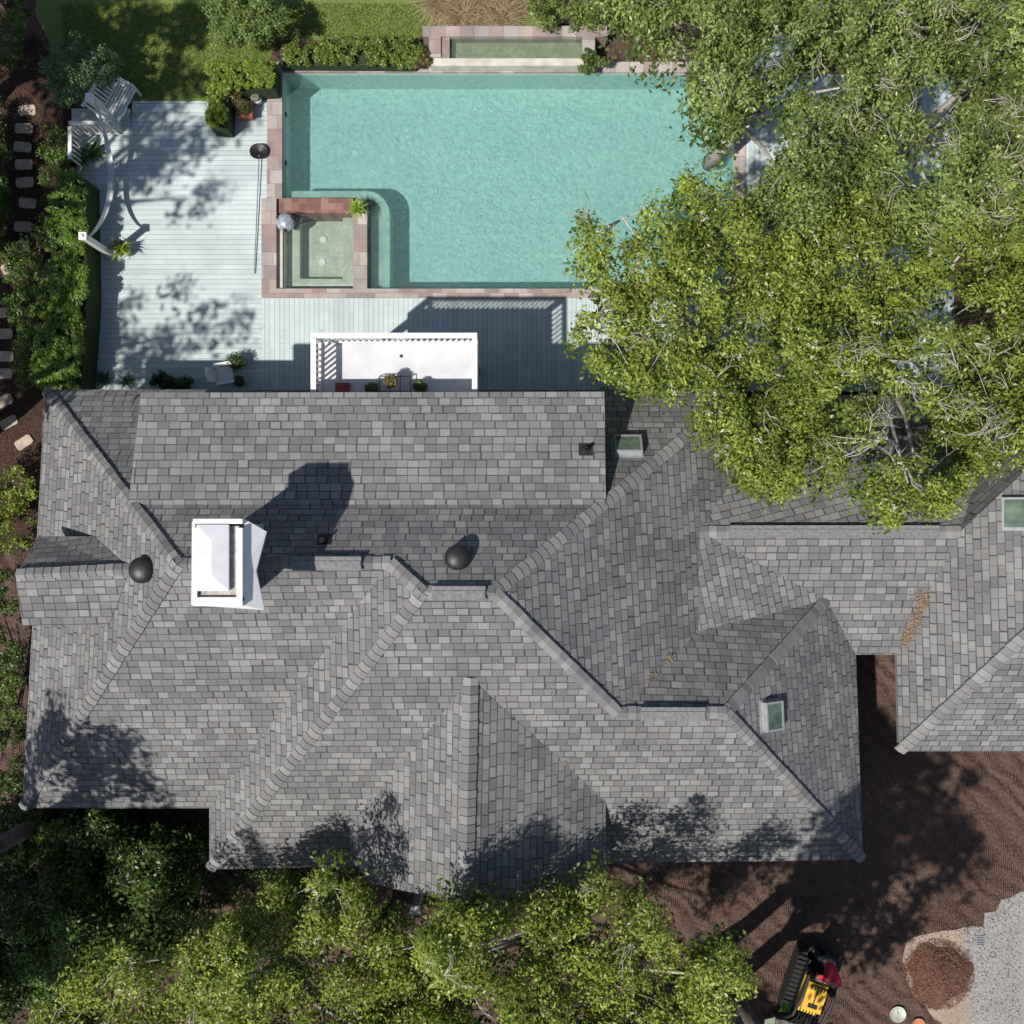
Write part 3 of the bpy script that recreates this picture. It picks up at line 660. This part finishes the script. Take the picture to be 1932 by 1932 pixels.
bush('hedge',[(524,118),(526,92),(600,72),(700,76),(760,66),(796,88),(785,120)],.0,.6,(.08,.13,.02),(.25,.31,.06),'leafy low hedge behind the pool coping','hedge',dens=40,crad=(.09,.18),clip=True)
bush('shrub',[(385,5),(440,-30),(500,-40),(545,30),(515,72),(440,84),(395,70)],.4,1.6,(.09,.15,.04),(.25,.33,.10),'feathery green shrub on the lawn','shrub',dens=26)
bush('shrub',[(80,130),(110,70),(180,60),(225,110),(225,150),(150,175),(110,200)],.6,2.0,(.07,.125,.055),(.18,.27,.12),'blue green feathery shrub by the deck rail','shrub',dens=20)
bush('shrub',[(992,0),(1100,-40),(1130,40),(1080,58),(1020,50),(995,35)],.1,1.0,(.10,.15,.03),(.27,.33,.08),'green shrub beside dry ornamental grass','shrub')
bush('shrub',[(1095,98),(1130,90),(1145,120),(1120,138),(1095,128)],.3,.7,(.07,.11,.03),(.17,.22,.06),'small shrub at the fountain corner','shrub',dens=50,crad=(.08,.15))
bush('shrub',[(776,100),(805,92),(812,118),(798,130),(778,122)],.2,.6,(.12,.09,.03),(.22,.15,.07),'reddish shrub at the fountain corner','shrub',dens=50,crad=(.08,.15))
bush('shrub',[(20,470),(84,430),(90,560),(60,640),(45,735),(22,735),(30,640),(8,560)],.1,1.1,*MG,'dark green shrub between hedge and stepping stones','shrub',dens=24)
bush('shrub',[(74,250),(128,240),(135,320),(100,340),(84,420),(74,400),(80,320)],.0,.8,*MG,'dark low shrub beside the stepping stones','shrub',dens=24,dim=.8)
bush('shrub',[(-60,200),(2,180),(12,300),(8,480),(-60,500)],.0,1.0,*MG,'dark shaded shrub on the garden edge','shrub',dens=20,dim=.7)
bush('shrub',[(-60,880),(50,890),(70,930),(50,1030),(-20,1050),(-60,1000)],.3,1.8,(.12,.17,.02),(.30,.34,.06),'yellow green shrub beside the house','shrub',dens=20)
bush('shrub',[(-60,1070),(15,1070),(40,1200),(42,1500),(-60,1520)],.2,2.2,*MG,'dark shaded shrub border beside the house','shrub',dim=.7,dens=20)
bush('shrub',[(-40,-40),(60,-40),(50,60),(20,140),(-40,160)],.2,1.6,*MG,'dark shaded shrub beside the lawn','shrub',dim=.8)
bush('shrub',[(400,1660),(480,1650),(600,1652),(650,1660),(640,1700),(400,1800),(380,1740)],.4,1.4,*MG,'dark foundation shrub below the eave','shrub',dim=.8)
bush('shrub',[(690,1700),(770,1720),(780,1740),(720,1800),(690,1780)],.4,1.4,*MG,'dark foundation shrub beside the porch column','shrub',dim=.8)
def blades(name,x,y,z,n,Ln,w,cA,cB,label,cat,elev=(.3,1.2),mat=LEAF,parent=None,seg=4,spread=.03):
    Vs=[];Cs=[]; o=W(x,y,z)
    for i in range(n):
        a=random.uniform(0,6.283); el=random.uniform(*elev); L=Ln*random.uniform(.6,1.1); 
        p=o+Vector((random.gauss(0,spread),random.gauss(0,spread),0)); dv=Vector((math.cos(a)*math.cos(el),math.sin(a)*math.cos(el),math.sin(el)))
        side=Vector((-math.sin(a),math.cos(a),0)); pr=[]; q=p.copy()
        for s in range(seg+1):
            t=s/seg; ww=w*(1-t*.9)*(.6+.8*math.sin(math.pi*min(1,t+.25))); pr.append((q-side*ww,q+side*ww)); dv=(dv+Vector((0,0,-.38))).normalized() if s>0 else dv; q=q+dv*L/seg
        k=random.random(); c=[cA[j]*(1-k)+cB[j]*k for j in range(3)]
        for s in range(seg): Vs.append([tuple(pr[s][0]),tuple(pr[s][1]),tuple(pr[s+1][1]),tuple(pr[s+1][0])]); Cs.append(c)
    k=dict(parent=parent) if parent else dict(label=label,category=cat)
    return quads_obj(name,np.array(Vs),np.array(Cs),mat,**k)
for x,y,L in ((830,10,1.3),(870,35,1.1),(905,0,1.4),(950,30,1.2),(980,-5,1.2),(850,-25,1.3)):
    blades('ornamental_grass',x,y,ZG,420,L,.008,(.28,.20,.12),(.55,.44,.30),'straw coloured ornamental grass tuft','ornamental grass',(.2,1.3),DRY,spread=.12)
blades('spiky_plant',178,290,-.05,60,.62,.03,(.04,.09,.02),(.14,.22,.05),'dark green cycad beside the deck hedge','plant')
blades('spiky_plant',155,300,-.05,50,.5,.03,(.04,.09,.02),(.14,.22,.05),'dark green cycad beside the deck hedge','plant')
blades('spiky_plant',197,715,.0,45,.45,.022,(.05,.11,.05),(.12,.2,.1),'spiky green plant against the house wall','plant')
blades('spiky_plant',240,720,.0,40,.4,.02,(.05,.11,.05),(.12,.2,.1),'spiky green plant against the house wall','plant')
for x,y in ((300,715),(335,722)): bush('shrub',[(x-25,y-14),(x+25,y-10),(x+28,y+14),(x-20,y+14)],.1,.5,(.03,.06,.02),(.10,.14,.05),'dark low shrub against the house wall','shrub',dens=60,crad=(.07,.13))
def pot(x,y,z,r,h,potmat,label,kind,col,fr=.25,square=False,fz=None):
    o=W(x,y,z); e=empty('potted_plant',o,label,'potted plant'); m=MB()
    if square:
        m.box((o.x,o.y,z+h/2),(r*1.7,r*1.7,h)); m.box((o.x,o.y,z+h-.03),(r*2.1,r*2.1,.07))
    else: m.lathe([(0.001,0),(r*.7,0),(r*.78,.03),(r*.95,h*.8),(r*1.12,h*.85),(r*1.12,h),(r*.95,h),(r*.9,h-.05),(.001,h-.06)],o,18)
    m.obj('pot',potmat,not square,parent=e)
    if kind=='ball':
        C=np.array([[o.x,o.y,z+h+fr*.8]]); V,c=leaves(np.repeat(C,10,0)+R.normal(0,fr*.15,(10,3)),np.full(10,fr),120,.028,.016,*col)
        quads_obj('foliage',V,c,LEAF,parent=e)
    else:
        ob=blades('foliage',0,0,0,50 if fr>.3 else 34,fr,.03,*col,None,None,parent=e); 
        me=ob.data; co=np.empty(len(me.vertices)*3,np.float32); me.vertices.foreach_get('co',co); co=co.reshape(-1,3); w0=W(0,0,0); co+=np.array([o.x-w0.x,o.y-w0.y,z+h]); me.vertices.foreach_set('co',co.reshape(-1)); me.update()
    return e
PG=((.05,.1,.02),(.16,.24,.05))
pot(237,474,0,.22,.32,plain('pale_ceramic',(.55,.55,.5),.5),'cycad in a pale ceramic pot on the deck','blade',((.08,.14,.01),(.30,.36,.06)),.52)
pot(467,215,0,.22,.38,TERRA,'reddish leafy plant in a square terracotta pot','ball',((.16,.09,.03),(.24,.26,.08)),.2,True)
pot(448,190,0,.2,.36,TERRA,'tall leafy plant in a terracotta pot','ball',((.16,.12,.04),(.32,.26,.10)),.33)
pot(488,192,0,.14,.3,WHITE,'small white urn with pale foliage on the deck','ball',((.2,.22,.14),(.4,.42,.3)),.10)
pot(677,398,.06,.15,.26,WHITE,'bright green leafy plant in a white urn on the spa wall','blade',((.12,.22,.02),(.36,.48,.05)),.46)
pot(452,686,0,.17,.25,TERRA,'round dark green topiary in a pot on the deck','ball',((.03,.06,.02),(.09,.15,.04)),.24)
pot(456,722,0,.14,.28,TERRA,'dark small plant in a terracotta pot','ball',((.05,.06,.02),(.12,.12,.05)),.14)
pot(704,735,zb,.13,.22,BLACK,'small green potted plant on the balcony','ball',PG,.15)
pot(741,722,zb+.25,.13,.22,TERRA,'small reddish potted plant on a metal stand','ball',((.14,.08,.03),(.2,.2,.06)),.15)
pot(794,733,zb,.13,.22,BLACK,'small green potted plant on the balcony','ball',PG,.15)
m=MB(); z=zb
for (xa,ya,xb_,yb_) in ((716,710,775,710),(716,738,775,738),(716,710,716,738),(775,710,775,738),(736,710,736,738),(755,710,755,738)): m.tube([W(xa,ya,z+.25),W(xb_,yb_,z+.25)],.012,6)
for x,y in ((716,710),(775,710),(716,738),(775,738)): m.tube([W(x,y,z),W(x,y,z+.25)],.012,6)
m.obj('plant_stand',BLACK,label='low black wire plant stand on the balcony',category='plant stand')
m=MB(); o=W(650,738,zb); m.box((o.x,o.y,zb+.3),(.36,.34,.05)); m.box((o.x-.05,o.y-.17,zb+.5),(.36,.04,.45))
for sx_ in (-.15,.15):
    for sy_ in (-.14,.14): m.box((o.x+sx_,o.y+sy_,zb+.14),(.035,.035,.28))
m.obj('chair',plain('red_painted_metal',(.25,.05,.04),.5),label='small dark red metal chair on the balcony',category='chair')
# ================================================================ DECK OBJECTS
def deckchair(x,y,rot):
    o=W(x,y,0); e=empty('deck_chair',o,'white wooden slatted chair on the deck','chair'); M=Matrix.Translation(o)@Matrix.Rotation(rot,4,'Z')@Matrix.Scale(.85,4)
    m=MB()
    for i in range(5): m.box((0,-.22+.11*i,.36-.015*i),(.5,.095,.025),M)
    m.obj('seat',WHITE,parent=e); m=MB()
    for i in range(5): 
        Mb=M@Matrix.Translation((-.2+.1*i,.3,.36))@Matrix.Rotation(-.35,4,'X'); m.box((0,0,.3),(.085,.025,.62-.04*abs(i-2)),Mb)
    m.obj('backrest',WHITE,parent=e)
    for s_ in (-1,1): 
        m=MB(); m.box((s_*.31,-.02,.56),(.12,.62,.025),M); m.obj('armrest',WHITE,parent=e)
    for sx_ in (-.29,.29):
        for sy_ in (-.24,.26):
            m=MB(); m.box((sx_,sy_,.27),(.05,.07,.54),M); m.obj('leg',WHITE,parent=e)
deckchair(430,708,math.radians(100))
o=W(236,208,0); bench=empty('garden_bench',o,'white slatted wooden bench beside the deck steps','bench')
M=Matrix.Translation(o)@Matrix.Rotation(math.radians(62),4,'Z')@Matrix.Scale(1.12,4); m=MB()
for i in range(6): m.box((0,-.2+.08*i,.42),(1.15,.055,.03),M)
m.obj('seat',WHITE,parent=bench); m=MB()
Mb=M@Matrix.Translation((0,.25,.45))@Matrix.Rotation(-.5,4,'X')
for i in range(11): m.box((-.5+.1*i,0,.28),(.055,.03,.5),Mb)
m.box((0,0,.55),(1.15,.07,.06),Mb); m.box((0,0,.03),(1.15,.05,.05),Mb); m.obj('backrest',WHITE,parent=bench)
for sx_ in (-.54,.54):
    m=MB(); m.box((sx_,-.18,.2),(.06,.06,.4),M); m.box((sx_,.27,.2),(.06,.06,.4),M); m.box((sx_,.02,.62),(.07,.5,.04),M); m.box((sx_,-.2,.52),(.05,.05,.2),M); m.obj('leg',WHITE,parent=bench)
def post(x,y,zt,lab):
    t=W(x,y,zt); e=MB(); e.box((t.x,t.y,zt/2),(.15,.15,zt)); e.box((t.x,t.y,zt+.03),(.21,.21,.06)); e.box((t.x,t.y,zt+.09),(.12,.12,.06),taper=.3); e.box((t.x,t.y,.06),(.21,.21,.12))
    e.obj('post',WHITE,label=lab,category='post',bevel=.008); return t
t1=post(170,184,2.0,'square white wooden post holding a hammock end'); t2=post(157,446,2.0,'square white wooden post beside the potted cycad')
hm=MB(); K=24; prev=None
for i in range(K+1):
    t=i/K; c=t1.lerp(t2,t); c.z=1.9-1.45*math.sin(math.pi*t)**.8; c.x+=.08; wd=.02+.07*math.sin(math.pi*t)
    cur=[c+Vector((-wd,0,.06)),c+Vector((-wd*.4,0,-.02)),c+Vector((wd*.5,0,-.03)),c+Vector((wd,0,.05))]
    if prev:
        for k in range(3): hm.face([prev[k],cur[k],cur[k+1],prev[k+1]])
    prev=cur
hm.obj('hammock',plain('white_canvas',(.60,.62,.65),.8,.1,6),True,label='narrow white fabric hammock hung between two posts',category='hammock')
rail=MB(); a=W(130,232,.9); b=W(205,236,.9)
rail.box(((a.x+b.x)/2,a.y,.9),(b.x-a.x,.1,.05)); rail.box(((a.x+b.x)/2,a.y,.12),(b.x-a.x,.06,.06))
for i in range(8): rail.box((a.x+.05+(b.x-a.x-.1)*i/7,a.y,.5),(.045,.045,.76))
q=W(134,300,.9); rail.box((a.x+.03,(a.y+q.y)/2-.05,.9),(.1,a.y-q.y-.1,.05)); 
for i in range(7): rail.box((a.x+.03,a.y-.1-(a.y-q.y-.15)*i/6,.5),(.045,.045,.76))
rail.obj('railing',WHITE,label='white wooden railing at the deck corner',category='railing')
m=MB(); a=W(489,292,.12); b=W(480,516,.05)
m.tube([a,b],.016,8); sk=m.obj('skimmer_net',STEEL,label='pool skimmer net with long aluminium pole lying on the deck',category='pool skimmer')
m=MB(); c=W(489,285,.1); n=14
ring=[c+Vector((.26*math.cos(2*math.pi*i/n),.2*math.sin(2*math.pi*i/n)-(.04 if i>7 else 0),.05)) for i in range(n)]
m.tube(ring+[ring[0]],.014,6)
for i in range(n): m.face([ring[i],ring[(i+1)%n],c+Vector((0,0,-.05))])
m.obj('net',BLACK,parent=sk)
o=W(540,421,.05); e=empty('pool_cleaner',o,'silver blue pool cleaner with black hose on the spa coping','pool cleaner')
m=MB(); m.lathe([(.26,0),(.28,.06),(.25,.16),(.17,.24),(.06,.27),(.001,.27)],o,20); m.obj('housing',plain('silver_plastic',(.45,.5,.56),.25,.45,9,metal=.4),True,parent=e)
for i in range(3):
    aa=i*2.1+.5; m=MB(); m.box((o.x+.2*math.cos(aa),o.y+.2*math.sin(aa),.19),(.16,.09,.12),rz=aa); m.obj('wheel',BLACK,parent=e)
m=MB()
pts=[W(548+26*math.sin(t)+6,408-10*math.cos(t)+4,.2-.02*t) for t in np.linspace(0,5,16)]
m.tube(pts,.018,6); m.obj('hose',BLACK,True,parent=e)
# ================================================================ MACHINE + PERSON
o=W(1520,1842,ZG); rot=math.radians(160.7); M=Matrix.Translation(o)@Matrix.Rotation(rot,4,'Z')@Matrix.Scale(1.14,4)
YEL=plain('yellow_orange_paint',(.80,.46,.05),.4,.15,5)
car=empty('compact_loader',o,'yellow and black stand-on compact track loader on bare soil','loader')
for s_ in (-1,1):
    m=MB(); prof=[]
    for t in np.linspace(0,2*math.pi,29)[:-1]:
        yy_=.62*(1 if math.cos(t)>0 else -1)*min(1,abs(math.cos(t))*1.6)+.2*math.cos(t); zz_=.24+.22*math.sin(t); prof.append((yy_,zz_))
    x0_,x1_=s_*.42-.11,s_*.42+.11
    n=len(prof)
    for i in range(n):
        a,b=prof[i],prof[(i+1)%n]; m.face([M@Vector((x0_,a[0],a[1])),M@Vector((x0_,b[0],b[1])),M@Vector((x1_,b[0],b[1])),M@Vector((x1_,a[0],a[1]))])
    for xx_ in (x0_,x1_): m.face([M@Vector((xx_,a[0],a[1])) for a in prof])
    for i in range(11): m.box((s_*.42,-.6+.12*i,.47),(.22,.04,.03),M)
    m.obj('track',RUBBER,parent=car)
m=MB(); m.box((0,.02,.4),(.58,1.3,.4),M); m.box((0,-.72,.25),(.62,.34,.06),M); m.box((0,-.42,.85),(.6,.12,.55),M); m.obj('chassis',BLACK,parent=car,bevel=.03)
m=MB(); m.box((0,.12,.78),(.56,.78,.36),M,taper=.9); m.box((0,.52,.62),(.46,.2,.2),M); m.obj('engine_cover',YEL,parent=car,bevel=.05)
m=MB(); m.box((0,.33,.97),(.24,.10,.02),M)
for i in range(5): m.box((-.16+.08*i,-.12,.97),(.03,.1,.02),M)
m.box((0,-.175,.969),(.36,.02,.018),M); m.box((0,.1,.967),(.03,.56,.012),M); m.obj('vent_grille',BLACK,parent=car)
for s_ in (-1,1):
    m=MB(); m.tube([M@Vector((s_*.36,-.42,1.05)),M@Vector((s_*.38,.1,1.12)),M@Vector((s_*.37,.7,.92)),M@Vector((s_*.33,1.08,.35))],[.04,.045,.045,.04],8); m.obj('lift_arm',BLACK,parent=car)
m=MB(); m.box((0,1.1,.3),(.8,.07,.42),M); m.box((0,1.28,.12),(1.1,.34,.05),M); m.box((0,1.13,.3),(1.1,.05,.36),M)
for s_ in (-.55,.55): m.box((s_,1.28,.25),(.03,.34,.28),M)
m.obj('bucket',plain('worn_dark_steel',(.12,.11,.10),.6,.4,9),parent=car)
for i in range(5):
    m=MB(); x_=-.16+.08*i; m.tube([M@Vector((x_,.55,.72)),M@Vector((x_+.03,.78,.82+.03*(i%2))),M@Vector((x_*1.3,.98,.6)),M@Vector((x_,1.08,.45))],.018,6)
    m.obj('hydraulic_hose',RUBBER,True,parent=car)
m=MB(); m.box((0,-.45,1.14),(.5,.16,.04),M); m.tube([M@Vector((-.27,-.56,1.2)),M@Vector((.27,-.56,1.2))],.016,8)
for s_ in (-.2,0,.2): m.tube([M@Vector((s_,-.45,1.14)),M@Vector((s_,-.5,1.26))],[.012,.018],8)
m.obj('control_panel',STEEL,parent=car)
SKIN=plain('skin',(.42,.24,.16),.6,.05,8); RED=plain('red_shirt',(.62,.03,.06),.8,.15,6); JEAN=plain('dark_trousers',(.05,.055,.08),.9,.2,10); HAIR=plain('dark_hair',(.02,.014,.01),.8)
per=empty('person',o+(M.to_3x3()@Vector((0,-.75,.28))),'person in red shirt leaning forward over the loader controls','person')
def skin(name,vs,es,rad,mat,parent,root=0,sub=2):
    me=bpy.data.meshes.new(name); me.from_pydata([tuple(M@Vector(v)) for v in vs],es,[]); me.materials.append(mat)
    ob=bpy.data.objects.new(name,me); reg(ob,parent=parent)
    ob.modifiers.new('skin','SKIN').use_smooth_shade=True
    if not me.skin_vertices: me.skin_vertices.new()
    for i,r in enumerate(rad): me.skin_vertices[0].data[i].radius=(r*1.1,r*(.85 if r>.09 else 1)*1.1)
    me.skin_vertices[0].data[root].use_root=True
    s=ob.modifiers.new('sub','SUBSURF'); s.levels=sub; s.render_levels=sub
    return ob
vs=[(0,-.86,1.12),(0,-.76,1.32),(0,-.60,1.47),(0,-.52,1.55),(0,-.46,1.60),(0,-.40,1.67),(0,-.37,1.74)]
rd=[.14,.135,.15,.075,.055,.095,.07]; es=[(i,i+1) for i in range(6)]
for s_ in (-1,1):
    b0=len(vs); vs+=[(s_*.2,-.60,1.48),(s_*.30,-.50,1.33),(s_*.25,-.46,1.25),(s_*.18,-.54,1.23)]
    rd+=[.07,.05,.036,.03]; es+=[(2,b0),(b0,b0+1),(b0+1,b0+2),(b0+2,b0+3)]
    for k,(dx,dy,ln) in enumerate(((.05,.02,.05),(.028,.045,.075),(.005,.05,.08),(-.018,.046,.075),(-.036,.035,.06))):
        f0=len(vs); wx,wy,wz=vs[b0+3]; vs+=[(wx+dx*s_,wy+dy*.6,wz+.01),(wx+dx*s_*1.2,wy+dy*.6+ln*.3,wz-.02)]; rd+=[.010,.008]; es+=[(b0+3,f0),(f0,f0+1)]
    b1=len(vs); vs+=[(s_*.10,-.88,1.04),(s_*.13,-.76,.68),(s_*.13,-.84,.36),(s_*.14,-.68,.31)]; rd+=[.105,.075,.05,.045]; es+=[(0,b1),(b1,b1+1),(b1+1,b1+2),(b1+2,b1+3)]
skin('body',vs,es,rd,SKIN,per)
skin('shirt',[(0,-.88,1.08),(0,-.76,1.32),(0,-.61,1.47),(0,-.545,1.53),(-.2,-.60,1.48),(-.28,-.525,1.37),(.2,-.60,1.48),(.28,-.525,1.37)],[(0,1),(1,2),(2,3),(2,4),(4,5),(2,6),(6,7)],[.17,.165,.18,.09,.095,.075,.095,.075],RED,per)
skin('trousers',[(0,-.88,1.06),(-.10,-.88,1.0),(-.13,-.76,.68),(-.13,-.84,.37),(.10,-.88,1.0),(.13,-.76,.68),(.13,-.84,.37)],[(0,1),(1,2),(2,3),(0,4),(4,5),(5,6)],[.155,.125,.095,.07,.125,.095,.07],JEAN,per)
m=MB(); hc=Vector((0,-.405,1.70)); m.lathe([(.108,-.02),(.112,.03),(.095,.08),(.06,.11),(.001,.125)],hc,18,M); m.obj('hair',HAIR,True,parent=per)
m=MB()
for s_ in (-1,1): m.box((s_*.035,-.30,1.67),(.022,.012,.012),M); m.box((s_*.105,-.40,1.66),(.02,.04,.06),M)
m.box((0,-.29,1.64),(.022,.03,.035),M); m.box((0,-.30,1.60),(.045,.012,.01),M); m.obj('face',plain('face_skin',(.3,.15,.1),.6),parent=per)
for s_ in (-1,1): 
    m=MB(); m.box((s_*.14,-.72,.31),(.1,.27,.09),M); m.obj('shoe',BLACK,parent=per,bevel=.03)
# ================================================================ FRONT YARD OBJECTS
pm=MB(); o=W(1770,1838,ZG); n=36; rings=9
for i in range(rings+1):
    for k in range(n):
        t=2*math.pi*k/n; r=(.92+.1*math.sin(3*t+1)+.06*math.sin(7*t))*i/rings
        pm.v.append((o.x+r*math.cos(t),o.y+r*math.sin(t),ZG+.016+.42*(1-(i/rings)**1.5)+random.uniform(-.025,.025)*(i<rings)))
for i in range(rings):
    for k in range(n):
        k2=(k+1)%n; pm.f.append((i*n+k,(i+1)*n+k,(i+1)*n+k2,i*n+k2)); pm.mi.append(0); pm.uv.append([(0,0)]*4)
pile=pm.obj('mulch_pile',plain('reddish_mulch',(.17,.09,.06),.95,.6,25,bump=.03,spec=.1),True,label='rounded pile of reddish brown mulch on bare ground',category='mulch pile')
C=[]
for i in range(3000):
    t=R.random()*6.283; q=math.sqrt(R.random())*1.08; C.append((o.x+.98*q*math.cos(t),o.y+.98*q*math.sin(t),ZG+.03+.42*max(0,1-q**1.5)))
V,c=leaves(np.array(C),np.full(len(C),.02),1,.06,.007,(.12,.06,.04),(.34,.2,.14),up=.8); quads_obj('mulch_chips',V,c,DRY,parent=pile,kind='stuff')
m=MB(); o=W(1850,1775,ZG+.03)
for i in range(6): m.box((o.x,o.y-.12+.05*i,o.z),(.26,.018,.02))
for s_ in (-.13,.13): m.box((o.x+s_,o.y,o.z),(.02,.32,.022))
m.obj('drain_grate',GREY,label='small dark metal drain grate in concrete',category='drain grate')
for x,y,r,mt,lb in ((1693,1912,.24,plain('pale_green_ceramic',(.45,.48,.38),.5),'pale round pot saucer on soil'),(1732,1932,.2,TERRA,'terracotta pot saucer on soil')):
    m=MB(); o=W(x,y,ZG+.005); m.lathe([(.001,.02),(r*.8,.02),(r*.95,.07),(r,.07),(r*.85,0)],o,24); m.obj('pot_saucer',mt,True,label=lb,category='pot saucer')
# ================================================================ LIGHT, CAMERA
w=bpy.data.worlds.new('World'); scene.world=w; w.use_nodes=True; nt=w.node_tree
el=math.radians(57.9); d=Vector((.49,.39,-1)).normalized(); az=math.atan2(-d.x,-d.y)
sky=nt.nodes.new('ShaderNodeTexSky'); sky.sky_type='NISHITA'; sky.sun_disc=False; sky.sun_elevation=el; sky.sun_rotation=az
bg=nt.nodes['Background']; bg.inputs[1].default_value=.085; nt.links.new(sky.outputs[0],bg.inputs[0])
sl=bpy.data.lights.new('sun','SUN'); sl.energy=4.9; sl.angle=math.radians(.9); sl.color=(1,.96,.89)
so=bpy.data.objects.new('sun',sl); COL.objects.link(so); so.rotation_euler=d.to_track_quat('-Z','Y').to_euler(); so.location=(-15,-12,30)
cam=bpy.data.cameras.new('camera'); cam.sensor_width=36; cam.lens=36*H/30.0; cam.clip_end=1000
co=bpy.data.objects.new('camera',cam); COL.objects.link(co); co.location=(0,0,H); co.rotation_euler=(0,0,0); scene.camera=co
scene.view_settings.view_transform='Standard'; scene.view_settings.look='None'; scene.view_settings.exposure=0
